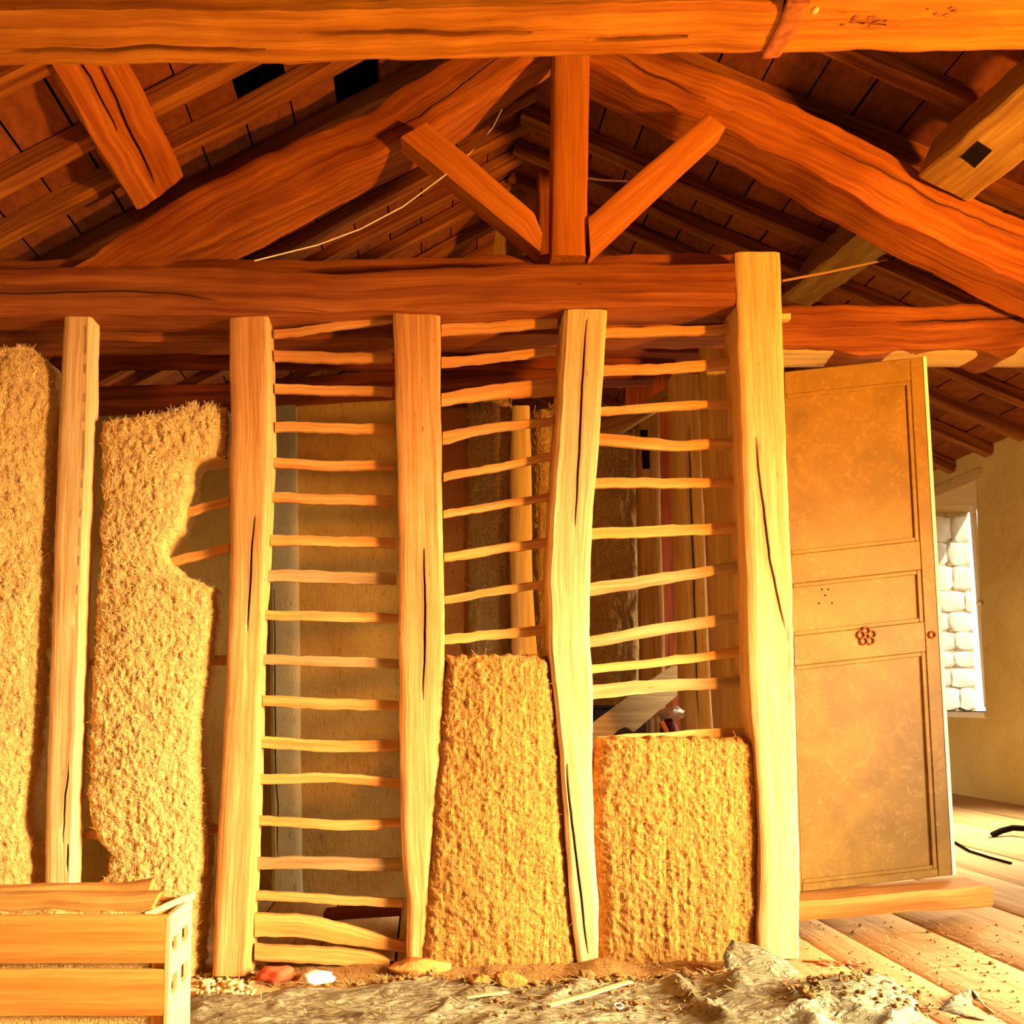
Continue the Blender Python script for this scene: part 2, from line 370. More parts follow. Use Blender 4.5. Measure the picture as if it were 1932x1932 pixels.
def gable(name, y0, y1, hole=None):
    mb = MB()
    if hole is None: prof = [(-2.8, -.2), (3.8, -.2), (3.8, dk(3.8)), (RX, RZ+.27), (-2.8, dk(-2.8))]; polys = [prof]
    else:
        a, b, z0, z1 = hole
        polys = [[(-2.8, -.2), (a, -.2), (a, dk(a)), (-2.8, dk(-2.8))], [(b, -.2), (3.8, -.2), (3.8, dk(3.8)), (b, dk(b))],
                 [(a, -.2), (b, -.2), (b, z0), (a, z0)], [(a, z1), (b, z1), (b, dk(b)), (RX, RZ+.27), (a, dk(a))]]
    for pr in polys:
        n = len(pr); k = len(mb.v)
        for yy in (y0, y1):
            for x, z in pr: mb.v.append(Vector((x, yy, z))); mb.g.append((x, yy, z))
        mb.f += [tuple(k+i for i in range(n)), tuple(k+n+i for i in range(n))[::-1]]+[(k+i, k+(i+1) % n, k+n+(i+1) % n, k+n+i) for i in range(n)]
    return mb.build(name, M_WALL, None, None, kind='structure')
gable('wall_back', 8.8, 9.1)
gable('wall_front', -2.7, -2.4, (.1, 1.1, 1.0, 1.9))  # opening here is added for the rear fill lamp

# ceiling: outer covering, common rafters, tiles laid between them
co = MB(); t = .26
for (xa, xb) in ((RX, WX+.6), (RX, -3.2)):
    co.quadbox([(xa, -2.7, deck(xa)+t), (xb, -2.7, deck(xb)+t), (xb, 9.2, deck(xb)+t), (xa, 9.2, deck(xa)+t)], (0, 0, .06))
M_COVER = flat('roof_cover_dark', (.035, .012, .004), .95)
ceiling = co.build('ceiling', M_COVER, None, None, kind='structure')
tile_me = MB().box(-.5, .5, -.5, .5, -.5, .5).build('roof_tile', M_TILE); tm = tile_me.data; bpy.data.objects.remove(tile_me)
tm.materials.clear(); tm.materials.append(M_TILE)
YL = [1.3, 1.7, 2.1, 2.45, 2.83, 3.22, 3.51, 3.84, 4.10, 4.38, 4.64, 4.92, 5.2, 5.55, 5.9, 6.3, 6.7, 7.2, 7.7, 8.2, 8.75]
YR = [1.3, 1.7, 2.15, 2.6, 3.05, 3.42, 3.80, 4.18, 4.57, 4.86, 5.16, 5.5, 5.85, 6.25, 6.7, 7.2, 7.7, 8.2, 8.75]
rest = MB(); cnt = 0
for side, YS in ((-1, YL), (1, YR)):
    sl = SL if side < 0 else SR; ang = math.atan(sl); xend = -2.78 if side < 0 else WX+.02
    for i, yy in enumerate(YS):
        p0 = Vector((RX, yy, RZ)); p1 = Vector((xend, yy+.03*rnd.uniform(-1, 1), deck(xend)))
        off = Vector((side*math.sin(ang), 0, math.cos(ang)))*(-.048)
        if 2.2 < yy < 8.8:
            beam3('rafter', p0+off, p1+off, .068+rnd.uniform(-.010, .018), .07, W_RAFT, ceiling, n=16, amp=.006, wob=.012, up=(0, 0, 1))
        if i+1 < len(YS):
            y2 = YS[i+1]; L = (p1-p0).length; nt_ = int(L/.205)
            for k in range(nt_):
                dmid = (k+.5)*L/nt_; x = RX+side*dmid*math.cos(ang); z = RZ-dmid*math.sin(ang)
                miss = side < 0 and 2.9 < yy < 3.9 and rnd.random() < .26
                if miss: continue
                rot = Matrix.Rotation(side*ang+rnd.uniform(-.02, .02), 4, 'Y'); loc = Vector((x, (yy+y2)/2, z+rnd.uniform(0, .008)))
                sc = Vector((L/nt_-.009, (y2-yy)-.006, .022))
                vis = 2.4 < yy < 6.4 and cnt < 299
                if vis:
                    o = bpy.data.objects.new('roof_tile', tm); COL.objects.link(o); o.parent = ceiling
                    o.matrix_local = Matrix.Translation(loc) @ rot @ Matrix.Diagonal((*sc, 1)); cnt += 1
                else:
                    rest.box(-sc.x/2, sc.x/2, -sc.y/2, sc.y/2, -.011, .011, Matrix.Translation(loc) @ rot)
    if side < 0: first = cnt; cnt = 0
rest.build('roof_tile_rows', M_TILE, ceiling, None, kind='stuff')
ground = MB().box(-60, 60, -60, 60, -3.2, -3.0).build('ground', flat('earth_outside', (.09, .06, .03), .95, .3, .3, 0), None, None, kind='structure')
# window_1: far jamb of pale stones, lintel, sill, open casement
win = MB().box(WX+.30, WX+.55, 7.02, 7.06, .955, 2.52).build('window_1', M_MORTAR, None, None, kind='structure')
MB().box(WX-.03, WX+.57, 6.0, 7.10, .915, .955).build('sill', M_PALE, win, bevel=.006)
MB().box(WX-.01, WX+.56, 5.95, 7.12, 2.515, 2.60).build('lintel', W_CREAM, win, bevel=.006)
z = .96
while z < 2.50:
    h = rnd.uniform(.12, .21); h = min(h, 2.51-z); x = WX
    while x < WX+.54:
        ww = rnd.uniform(.14, .27); ww = min(ww, WX+.545-x)
        if ww > .03 and h > .03:
            b = MB().blob(((x+ww/2), 7.03, z+h/2), 1, (ww*.54, .05, h*.54), .12, rnd.random()*40, 2)
            for i, v in enumerate(b.v):
                d = v-Vector((x+ww/2, 7.03, z+h/2)); d.x = max(-ww*.49, min(ww*.49, d.x*1.35)); d.y = max(-.03, d.y); d.z = max(-h*.487, min(h*.487, d.z*1.35)); b.v[i] = Vector((x+ww/2, 7.03, z+h/2))+d
            b.build('stone', M_STONE, win, 50)
        x += ww
    z += h
c0, c1 = P(1840, 955, 6.0), P(1868, 1335, 6.0)
vt('casement', [(1834, 955), (1862, 1335)], [(1842, 955), (1871, 1335)], 6.03, .03, M_PALE, win, n=10, amp=.001, edge=.003)
MB().blob(P(1847, 1138, 6.01), .018, (1, 1, 1), .1).build('latch_knob', M_PALE, win)

# ------------------------------------------------------------------ big beam overhead, in front of everything
def ubeam(name, fr, bk, Y, thick, mat, n=50, cracks=(), **k):
    """beam seen from below: front lower edge and back lower edge lines in the picture, level underside"""
    xs = np.linspace(min(p[0] for p in fr), max(p[0] for p in fr), n); xb = np.linspace(min(p[0] for p in bk), max(p[0] for p in bk), n)
    A, B = [], []
    for x, x2 in zip(xs, xb):
        a = P(x, float(ip(fr, 0, x)), Y); yb = float(ip(bk, 0, x2)); q = P(x2, yb, 1.0)-EYE
        Y2 = (a.z-EYE.z)/q.z; A.append(a); B.append(P(x2, yb, Y2))
    cr = []
    for pl in cracks:
        a = [p[0] for p in pl]; v = ip(pl, 0, xb); lo, hi = ip(fr, 0, xb), ip(bk, 0, xb); u = (v-lo)/(hi-lo); u[(xb < min(a)) | (xb > max(a))] = np.nan; cr.append(u)
    return link(name, timber_mesh(name, A, B, thick, (0, 0, 1), cr, amp=.007, edge=.012, crack_d=.05, crack_w=.008), mat, None, **k)
ubeam('overhead_beam', [(-420, 30), (0, 29), (300, 26), (600, 28), (1000, 20), (1300, 12), (1478, 8)], [(-380, 130), (0, 130), (500, 128), (800, 119), (1000, 114), (1300, 108), (1452, 104)],
      2.3, .14, W_TOP, n=90, cracks=[[(0, 84), (200, 76), (330, 80), (400, 92), (470, 92), (520, 84)], [(560, 62), (800, 58), (1010, 62)], [(1100, 64), (1290, 66)]],
      label='huge amber roof beam across the top, its underside split by long cracks', cat='beam')
ubeam('overhead_beam', [(1486, 4), (1700, 2), (2500, -4)], [(1462, 106), (1700, 102), (2350, 96)], 2.3, .14, W_TOP, n=30,
      cracks=[[(1580, 42), (1660, 50)]], label='worm-eaten length of overhead beam right of the rusty strap', cat='beam')
ob_r = [o for o in COL.objects if o.name == 'overhead_beam.001'][0]
rw_ = random.Random(3)
PITS = [(1590+rw_.uniform(0, 85), 40+rw_.uniform(-8, 10)) for _ in range(14)]+[(1745+rw_.uniform(0, 60), 22+rw_.uniform(-8, 8)) for _ in range(7)]
zs = P(1480, 8, 2.3).z-.012
def under(px, py): d = P(px, py, 1.0)-EYE; return P(px, py, (zs-EYE.z)/d.z)
pa = arc([(1436, 112), (1462, 62), (1487, 6)], 9); pb = arc([(1472, 108), (1502, 60), (1529, 6)], 9)
sp = link('iron_strap', timber_mesh('iron_strap', [under(a, b) for a, b in zip(*pa)], [under(a, b) for a, b in zip(*pb)], .014, (0, 0, 1), amp=.002, edge=.004), M_RUST, None, label='rusty red strap wrapped around the joint of the overhead beam', cat='strap')
ua, ub = under(1487, 6), under(1529, 6)
MB().quadbox([ua, ub, ub+Vector((.01, 0, .14)), ua+Vector((.01, 0, .14))], (0, .012, 0)).build('front_bend', M_RUST, sp, None)
MB().blob(under(1537, 20), .012, (1, 1, .6), .1).build('bolt_head', M_CREAMY, sp, 60)
# ------------------------------------------------------------------ king post truss over the partition
tr = empty('roof_truss', P(800, 590, 3.6), label='orange king post truss with slanting braces above the partition', cat='truss')
ht('tie_beam', [(-500, 492), (0, 490), (300, 487), (500, 490), (700, 487), (1000, 479), (1392, 478)], [(-500, 645), (0, 642), (500, 640), (1000, 632), (1392, 628)], 3.57, .16, W_HEAD, tr, n=60, amp=.01)
vt('king_post', [(1049, -60), (1048, 110), (1045, 300), (1042, 482)], [(1113, -60), (1113, 110), (1110, 300), (1107, 482)], 3.46, .12, W_STRUT, tr, amp=.002, n=24)
dt('strut', [(806, 230), (905, 312), (1008, 402), (1023, 440)], [(756, 258), (850, 335), (950, 418), (1020, 474)], 3.45, .10, W_STRUT, tr, amp=.002, edge=.004)
dt('strut', [(1334, 214), (1225, 308), (1110, 410)], [(1369, 240), (1245, 355), (1114, 480)], 3.45, .10, W_STRUT, tr, amp=.002, edge=.004)
dt('principal_rafter', [(60, 545), (150, 492), (260, 420), (350, 362), (430, 325), (560, 262), (700, 205), (815, 128), (1000, 10)], [(170, 560), (312, 490), (390, 460), (464, 427), (580, 366), (700, 300), (832, 239), (930, 165), (1060, 70)], 3.53, .2, W_TRUSS, tr, n=60, amp=.012, crack_at=[(.62, .93, .62, .55)])
dt('principal_rafter', [(1080, 30), (1264, 108), (1410, 155), (1556, 224), (1673, 284), (1789, 353), (1932, 412), (2200, 530)], [(1060, 85), (1126, 120), (1285, 207), (1376, 243), (1531, 323), (1703, 420), (1932, 532), (2170, 650)], 3.53, .2, W_TRUSS, tr, n=60, amp=.012, crack_at=[(.40, .80, .42, .30), (.06, .25, .55, .6)])
adopt(tr)
# purlins
def purlin(p0, p1, wd, hg, mat, up, near=None, **k):
    if near: p0 = p0+(p0-p1)*((p0.y-near)/(p1.y-p0.y))
    return beam3('purlin', p0, p1, wd, hg, mat, None, up=up, n=40, amp=.012, **k)
purlin(P(138, 70, 2.84), P(284, 340, 3.52), .235, .16, W_TRUSS, (-.75, 0, 1), near=1.2, crack_at=[(.7, .98, .62, .5), (.5, .86, .3, .38)], crack_d=.035, label='cracked square purlin slanting down to the left rafter', cat='purlin')
pr = purlin(P(2040, 120, 2.86), P(1796, 322, 3.5), .235, .17, W_OLIVE, (.42, 0, 1), near=1.2, crack_at=[(.55, .85, .78, .72)], crack_d=.03, label='weathered purlin with empty mortise entering at the top right', cat='purlin')
q = purlin(P(1684, 408, 3.76), P(1512, 545, 5.0), .17, .17, W_OLIVE, (.42, 0, 1), label='grey olive purlin with square mortise below the right rafter', cat='purlin')
from mathutils.bvhtree import BVHTree
def mort(px, py, Y, s, parent, name='mortise', mat=None, sy=1.0):
    me = parent.data; bv = BVHTree.FromPolygons([v.co for v in me.vertices], [list(p.vertices) for p in me.polygons])
    c = []
    for dx, dy in ((-s, .2*s), (.1*s, -.8*s), (s, -.2*s), (-.1*s, .9*s)):
        d = (P(px+dx, py+dy*sy, 1.0)-EYE).normalized(); h = bv.ray_cast(EYE, d)
        c.append((h[0] if h[0] else P(px+dx, py+dy*sy, Y))-d*.004)
    return MB().quadbox(c, (0, .008, .006)).build(name, mat or M_BLACK, parent, None)  # flat dark patch on the surface, standing in for a shaded hole
mort(1842, 290, 3.17, 30, pr); mort(1661, 437, 3.72, 20, q)
for x, y_ in PITS: mort(x, y_, 2.7, rw_.uniform(4, 9), ob_r, 'worm_pit', M_BROWN, .5)
# second truss further in
t2 = empty('rear_truss', P(985, 490, 5.2), label='second truss seen deep in the roof behind the king post', cat='truss')
vt('king_post', [(1018, 60), (1018, 480)], [(1044, 60), (1044, 480)], 4.95, .15, W_TRUSS, t2, n=20)
vt('brace', [(1000, 90), (965, 255), (950, 330), (927, 486)], [(1022, 90), (1006, 260), (1000, 330), (984, 486)], 5.2, .12, W_OLIVE, t2, n=24, cracks=[[(990, 270), (972, 330), (968, 380)]])
dt('principal_rafter', [(1113, 195), (1300, 290), (1600, 425), (1760, 500)], [(1113, 255), (1300, 345), (1600, 478), (1760, 552)], 5.15, .16, W_TRUSS, t2, n=26, amp=.008)
dt('principal_rafter', [(520, 470), (640, 412), (800, 330), (975, 215)], [(560, 505), (690, 440), (830, 365), (990, 270)], 5.15, .16, W_RAFT, t2, n=26, amp=.008)
adopt(t2)
# right tie beam over the doorway, cream board below it
ht('tie_beam', [(1470, 577), (1600, 573), (1750, 578), (1932, 566), (2440, 560)], [(1470, 656), (1580, 656), (1620, 668), (1668, 667), (1702, 657), (1800, 655), (1860, 660), (1892, 674), (1915, 668), (1932, 652), (2440, 640)], 3.78, .2, W_HEAD, None, n=90, amp=.008,
   cracks=[[(1680, 606), (1800, 606), (1932, 598)]], label='knotty red brown tie beam above the doorway on the right', cat='beam')
tb = [o for o in COL.objects if o.name.startswith('tie_beam') and o.parent is None][0]
xs = np.linspace(1470, 2440, 60); yy_ = ip([(1470, 652), (1580, 652), (1620, 660), (1668, 659), (1702, 653), (1800, 651), (1860, 655), (1892, 663), (1915, 660), (1932, 648), (2440, 636)], 0, xs)
fa = [P(x, y_, 3.79) for x, y_ in zip(xs, yy_)]; zb = P(1560, 656, 3.79).z-.012
link('sawn_face', timber_mesh('sawn_face', [(p.x, 3.80, zb-.012*(q-652)/10+.004) for p, q in zip(fa, yy_)], [(p.x, 3.99, zb) for p in fa], .05, (0, 0, 1), amp=.002, edge=.003), W_CREAM, tb, label='pale sawn underside')

# ------------------------------------------------------------------ the timber partition
ht('head_beam', [(-500, 506), (0, 505), (150, 503), (400, 503), (550, 512), (650, 516), (800, 504), (1000, 497), (1200, 496), (1396, 496)],
   [(-500, 594), (0, 592), (170, 590), (300, 594), (430, 592), (600, 588), (740, 583), (850, 592), (1000, 582), (1200, 578), (1396, 575)], 3.37, .16, W_HEAD, None, n=80, amp=.006,
   cracks=[[(-200, 552), (0, 554), (150, 550), (240, 548), (330, 554), (430, 566)]], label='long red brown head beam lying on top of the partition posts', cat='beam')
def post(L, R, Y, thick, mat, label, cracks=(), **k):
    return vt('timber_post', L, R, Y, thick, mat, None, n=70, cracks=cracks, label=label, cat='post', group='posts of the partition', **k)
post([(120, 596), (115, 690), (108, 850), (103, 1000), (95, 1250), (88, 1450), (83, 1685), (79, 1845)], [(172, 596), (170, 760), (163, 950), (157, 1080), (149, 1300), (143, 1450), (136, 1685), (132, 1845)], 3.40, .09, W_POSTW,
     'thin bleached post standing behind the slatted crate', [[(170, 1150), (160, 1260), (140, 1380), (122, 1500), (118, 1600)], [(150, 1580), (138, 1660)]])
post([(432, 594), (435, 800), (432, 900), (434, 1000), (433, 1100), (428, 1250), (420, 1400), (412, 1550), (405, 1700), (400, 1842)], [(506, 594), (510, 750), (511, 850), (506, 950), (502, 1050), (495, 1150), (489, 1300), (486, 1450), (481, 1600), (476, 1700), (470, 1844)], 3.40, .13, W_POST,
     'pale post between the notched daub and the tall open ladder bay', [[(482, 960), (474, 1050), (466, 1200)]])
post([(742, 590), (747, 800), (752, 950), (753, 1100), (752, 1250), (753, 1400), (757, 1600), (768, 1700), (768, 1818)], [(830, 590), (832, 750), (835, 1000), (838, 1150), (838, 1250), (832, 1400), (822, 1520), (812, 1620), (806, 1700), (800, 1818)], 3.40, .14, W_POST,
     'orange topped post between the two narrow rung bays, foot wrapped by daub', [[(798, 1020), (802, 1150), (800, 1250), (797, 1330)]])
post([(1065, 583), (1058, 700), (1048, 850), (1038, 1000), (1033, 1100), (1036, 1230), (1048, 1330), (1058, 1420), (1066, 1550), (1075, 1680), (1090, 1818)], [(1147, 583), (1140, 700), (1130, 850), (1120, 950), (1115, 1050), (1113, 1200), (1120, 1320), (1118, 1450), (1122, 1600), (1130, 1700), (1128, 1818)], 3.38, .15, W_POSTW,
     'crooked bowed post with a long black crack from top to foot', [[(1108, 586), (1100, 700), (1093, 850), (1084, 1000)], [(1066, 1440), (1076, 1530), (1088, 1620), (1100, 1720), (1109, 1812)]], crack_d=.035)
p5 = post([(1388, 475), (1393, 600), (1402, 850), (1407, 1000), (1411, 1100), (1416, 1300), (1425, 1400), (1433, 1500), (1437, 1600), (1435, 1700), (1432, 1808)], [(1473, 475), (1478, 600), (1483, 800), (1489, 950), (1495, 1100), (1500, 1300), (1506, 1500), (1510, 1650), (1508, 1808)], 3.36, .16, W_POSTW,
     'thick corner post rising past the head beam beside the doorway', [[(1424, 815), (1432, 880), (1440, 950), (1452, 1060), (1482, 1190)], [(1472, 1325), (1467, 1400), (1475, 1470)], [(1484, 1670), (1478, 1740), (1475, 1800)]])
MB().blob(P(1483, 1148, 3.365), .011, (1, .3, 1), .1).build('peg_hole', M_BLACK, p5)
MB().quadbox([P(1474, 592, 3.5), P(1492, 591, 3.5), P(1492, 602, 3.5), P(1474, 602, 3.5)], (0, .03, 0)).build('peg', W_CREAM, p5)

def rung(par, pts, h, mat, Y=3.465, dep=.022):
    """pts: centre line in the picture, h: heights along it"""
    xs = [p[0] for p in pts]; hh = h if hasattr(h, '__len__') else [h]*len(pts)
    T = [(x, y-q/2) for (x, y), q in zip(pts, hh)]; B = [(x, y+q/2) for (x, y), q in zip(pts, hh)]
    x0, x1 = min(xs), max(xs); X = np.linspace(x0, x1, 16); c = np.cumsum([rnd.uniform(-.8, .8) for _ in X]); c -= np.linspace(c[0], c[-1], 16)
    yt = ip(T, 0, X)+c+np.array([rnd.uniform(-1, 1) for _ in X]); yb = ip(B, 0, X)+c+np.array([rnd.uniform(-1, 1) for _ in X])
    me = timber_mesh('rung', [P(a, b, Y) for a, b in zip(X, yt)], [P(a, b, Y) for a, b in zip(X, yb)], dep, (0, 1, 0), amp=.002, edge=.003, ncol=3)
    return link('rung', me, mat, par)
# bay A
ra = empty('wattle_ladder', P(625, 1830, 3.47), label='tall open bay of split rungs from head beam to floor', cat='wattle', group='wattle ladders of the partition')
for pts, h in [([(517, 629), (600, 617), (740, 600)], 14), ([(517, 669), (620, 674), (740, 673)], 19), ([(518, 733), (740, 738)], 17), ([(519, 804), (742, 810)], 18), ([(515, 871), (620, 877), (743, 877)], 18),
               ([(513, 937), (743, 946)], 19), ([(510, 1018), (745, 1024)], 19), ([(505, 1086), (748, 1092)], 22), ([(500, 1160), (751, 1166)], 18), ([(497, 1244), (752, 1253)], 18), ([(495, 1322), (751, 1332)], 20),
               ([(492, 1400), (620, 1408), (752, 1406)], 22), ([(491, 1470), (620, 1468), (752, 1478)], 18), ([(488, 1549), (640, 1557), (755, 1553)], 18), ([(480, 1629), (757, 1631)], 23), ([(483, 1690), (760, 1705)], 17)]:
    rung(ra, pts, h, W_RUNG if rnd.random() < .8 else W_GREYR)
rung(ra, [(480, 1746), (560, 1748), (625, 1758), (740, 1783), (765, 1788)], [44, 42, 40, 24, 20], W_RUNG, 3.46, .03)
rung(ra, [(480, 1798), (620, 1806), (700, 1812), (735, 1818)], [28, 30, 28, 14], W_RUNG, 3.44, .04)
adopt(ra)
rb = empty('wattle_ladder', P(940, 1240, 3.47), label='rungs rising to the right above the smooth low daub panel', cat='wattle', group='wattle ladders of the partition')
for pts, h in [([(833, 621), (960, 614), (1052, 604)], [20, 18, 22]), ([(833, 682), (1050, 661)], 16), ([(833, 753), (930, 738), (1050, 728)], [22, 26, 34]), ([(835, 826), (910, 808), (1045, 793)], [22, 17, 14]), ([(837, 900), (1042, 860)], 14),
               ([(837, 970), (1038, 936)], 14), ([(838, 1051), (1036, 1022)], 17), ([(839, 1132), (1034, 1102)], 15), ([(839, 1207), (1034, 1188)], 18)]:
    rung(rb, pts, h, W_RUNG)
adopt(rb)
rc = empty('wattle_ladder', P(1270, 1400, 3.47), label='wide bay of rungs between bowed post and corner post', cat='wattle', group='wattle ladders of the partition')
for i, (pts, h) in enumerate([([(1143, 626), (1392, 619)], 16), ([(1138, 697), (1270, 692), (1394, 682)], [17, 18, 23]), ([(1132, 774), (1396, 760)], 15), ([(1130, 827), (1200, 832), (1273, 839), (1400, 836)], [22, 21, 19, 17]), ([(1122, 911), (1400, 911)], 17),
               ([(1117, 1007), (1404, 995)], 20), ([(1113, 1112), (1410, 1066)], [24, 19]), ([(1113, 1211), (1413, 1160)], 22), ([(1116, 1262), (1415, 1227)], 17), ([(1118, 1306), (1260, 1294), (1417, 1284)], [28, 24, 20]), ([(1128, 1400), (1413, 1382)], 20)]):
    rung(rc, pts, h, W_GREYR if i in (6, 7, 9) else W_RUNG)
adopt(rc)
rd = empty('wattle_ladder', P(380, 1060, 3.5), label='two short rungs bared in the notch of the crumbling daub', cat='wattle', group='wattle ladders of the partition')
rung(rd, [(300, 975), (355, 966), (432, 944)], 17, W_RUNG, 3.47); rung(rd, [(290, 1070), (335, 1058), (432, 1034)], 18, W_RUNG, 3.47)
rung(rd, [(150, 1255), (440, 1245)], 18, W_RUNG, 3.52); rung(rd, [(150, 1575), (440, 1565)], 18, W_RUNG, 3.52)
adopt(rd)

# ------------------------------------------------------------------ daub panels
def daub(name, rows, Y, thick, mat, amp, nstraw, label, sd, bulge=.03, ny=150, nx=80, side_amp=5, straw_len=(.012, .04), parent=None, cat='daub', group=None, smat=None, lum=.7, comb=0):
    """rows: (y, left, right) outline in the picture; a lumpy slab with torn edges, plus loose straw on it"""
    rows = sorted(rows); ry = [r[0] for r in rows]; ys = np.linspace(ry[0], ry[-1], ny)
    V, Fc, front = [], [], []
    for i, yy in enumerate(ys):
        l = np.interp(yy, ry, [r[1] for r in rows])+side_amp*mn.noise(Vector((yy*.045, sd, 0)))+side_amp*.6*mn.noise(Vector((yy*.16, sd, 4)))
        r = np.interp(yy, ry, [r[2] for r in rows])+side_amp*mn.noise(Vector((yy*.045, sd+9, 0)))+side_amp*.6*mn.noise(Vector((yy*.16, sd+9, 4)))
        for j in range(nx+1):
            u = j/nx; p = P(l+(r-l)*u, yy + (side_amp*1.2*mn.noise(Vector(((l+(r-l)*u)*.06, sd, 7))) if i < 3 else 0), Y)
            e = max(0, 1-min(u, 1-u)*12)**2; e2 = max(0, 1-(i/ny)*26)**2
            q = Vector((p.x, sd, p.z))
            d = bulge*math.sin(math.pi*u)**.7 + amp*(mn.noise(q*5)*lum+mn.noise(q*13)*.5*lum+mn.noise(q*33)*.55+mn.noise(q*70)*.55) + amp*comb*mn.noise(Vector((p.x*34, sd, p.z*3.2)))*min(1, max(0, (i/ny-.3)*3)) - .03*max(e, e2)
            V.append(Vector((p.x, p.y-d, p.z)))
    k = nx+1
    for i in range(ny-1):
        for j in range(nx): a = i*k+j; Fc.append((a, a+1, a+k+1, a+k))
    nb = len(V)
    edge = [i*k for i in range(ny)]+[(ny-1)*k+j for j in range(1, k)]+[i*k+nx for i in range(ny-2, -1, -1)]+[j for j in range(nx-1, 0, -1)]
    for e in edge:
        v = V[e]; V.append(Vector((v.x, v.y+thick*.5, v.z))+mn.noise_vector(v*30)*.012)
    n = len(edge)
    for e in edge: v = V[e]; V.append(Vector((v.x, Y+thick, v.z)))
    for b0, b1 in ((None, nb), (nb, nb+n)):
        for i in range(n):
            a, b = (edge[i], edge[(i+1) % n]) if b0 is None else (b0+i, b0+(i+1) % n)
            Fc.append((a, b, b1+(i+1) % n, b1+i))
    Fc.append(tuple(nb+n+i for i in range(n)))
    o = link(name, mesh(name, V, Fc, None, 60), mat, parent, label=label, cat=cat, group=group)
    S = MB(); rr = random.Random(int(sd*7)+1)
    for _ in range(nstraw):
        i = int(rr.random()*(ny-1)); j = int(rr.random()*nx); p = V[i*k+j]; ln = rr.uniform(*straw_len); a = rr.gauss(1.2, .8)
        d = Vector((math.cos(a), -rr.uniform(0, .2), math.sin(a))).normalized()*ln; wv = Vector((-math.sin(a), 0, math.cos(a)))*rr.uniform(.0006, .0013)
        p = p+Vector((0, -.003, 0)); b = len(S.v); S.v += [p-wv, p+wv, p+d+wv*.6, p+d-wv*.6]; S.g += [(0, 0, 0)]*4; S.f.append((b, b+1, b+2, b+3))
    if nstraw: S.build('straw', smat or M_STRAW, o, None, recalc=False, kind='stuff')
    return o
daub('daub_infill', [(655, 20, 62), (664, -60, 74), (676, -80, 86), (700, -80, 98), (740, -80, 103), (800, -80, 99), (900, -80, 93), (1000, -80, 88), (1100, -80, 84), (1200, -80, 78), (1350, -80, 70), (1450, -80, 60), (1500, -80, 50), (1550, -80, 46), (1590, -80, 62), (1680, -80, 64), (1840, -80, 66)],
     3.44, .14, M_DAUB, .013, 6500, 'tall ragged straw daub panel at the left edge of the wall', 3.1, ny=300, nx=64, straw_len=(.007, .022))
daub('daub_infill', [(764, 345, 425), (780, 292, 425), (795, 187, 424), (830, 186, 423), (862, 187, 418), (870, 188, 368), (900, 189, 362), (930, 190, 358), (960, 193, 352), (1000, 184, 338), (1030, 190, 312), (1060, 187, 322), (1085, 186, 345), (1098, 184, 376), (1108, 182, 402), (1150, 180, 404), (1200, 176, 398), (1240, 172, 394), (1300, 170, 388),
     (1350, 166, 380), (1400, 165, 376), (1450, 163, 378), (1500, 162, 385), (1550, 166, 388), (1585, 180, 388), (1615, 206, 388), (1650, 202, 386), (1672, 178, 385), (1700, 160, 383), (1760, 150, 376), (1842, 150, 372)],
     3.44, .15, M_DAUB, .013, 8500, 'crumbling straw daub panel with a big notch torn from its right side', 8.4, ny=300, nx=100, straw_len=(.007, .022))
daub('daub_infill', [(1236, 845, 1034), (1245, 840, 1038), (1270, 836, 1042), (1320, 831, 1050), (1400, 827, 1057), (1500, 815, 1063), (1600, 808, 1069), (1700, 799, 1080), (1780, 793, 1088), (1840, 786, 1096), (1856, 780, 1104)],
     3.40, .10, M_DAUBC, .010, 450, 'smooth low daub panel bulging between the orange post and bowed post', 15.2, bulge=.03, ny=240, nx=100, lum=.8, comb=.25, smat=M_STRAWD)
daub('daub_infill', [(1392, 1138, 1424), (1402, 1132, 1430), (1440, 1125, 1436), (1500, 1119, 1438), (1600, 1121, 1440), (1700, 1130, 1437), (1790, 1130, 1428), (1850, 1124, 1424)],
     3.40, .10, M_DAUBC, .010, 450, 'combed low daub panel against the thick corner post', 21.7, bulge=.025, ny=200, nx=140, lum=.5, comb=.7, smat=M_STRAWD)
# ------------------------------------------------------------------ behind the partition: rear wall of the next room
def slab(name, x0, x1, y0, y1, Y, thick, mat, **k):
    return MB().quadbox([P(x0, y0, Y), P(x1, y0, Y), P(x1, y1, Y), P(x0, y1, Y)], (0, thick, 0)).build(name, mat, k.pop('parent', None), None, **k)
rw = empty('trim_1', P(600, 1650, 4.75), kind='structure')
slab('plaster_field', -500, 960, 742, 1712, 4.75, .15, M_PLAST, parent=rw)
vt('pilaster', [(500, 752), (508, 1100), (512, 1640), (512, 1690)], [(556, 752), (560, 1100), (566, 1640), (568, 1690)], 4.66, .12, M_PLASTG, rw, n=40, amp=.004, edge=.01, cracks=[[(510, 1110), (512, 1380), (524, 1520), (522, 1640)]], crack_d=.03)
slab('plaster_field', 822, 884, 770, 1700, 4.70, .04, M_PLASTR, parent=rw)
adopt(rw)
daub('daub_infill', [(760, 882, 968), (1000, 882, 968), (1300, 880, 968), (1640, 880, 968)], 4.68, .08, M_DAUBD, .014, 900, 'shadowed combed daub panel deep behind the rising rungs', 31.0, nx=40, ny=90, side_amp=3)
daub('daub_infill', [(770, 1006, 1212), (1000, 1008, 1212), (1300, 1010, 1212), (1640, 1010, 1212)], 4.70, .08, M_DAUBD, .014, 1600, 'shadowed rough daub panel behind the bowed post', 36.0, nx=60, ny=90, side_amp=3)
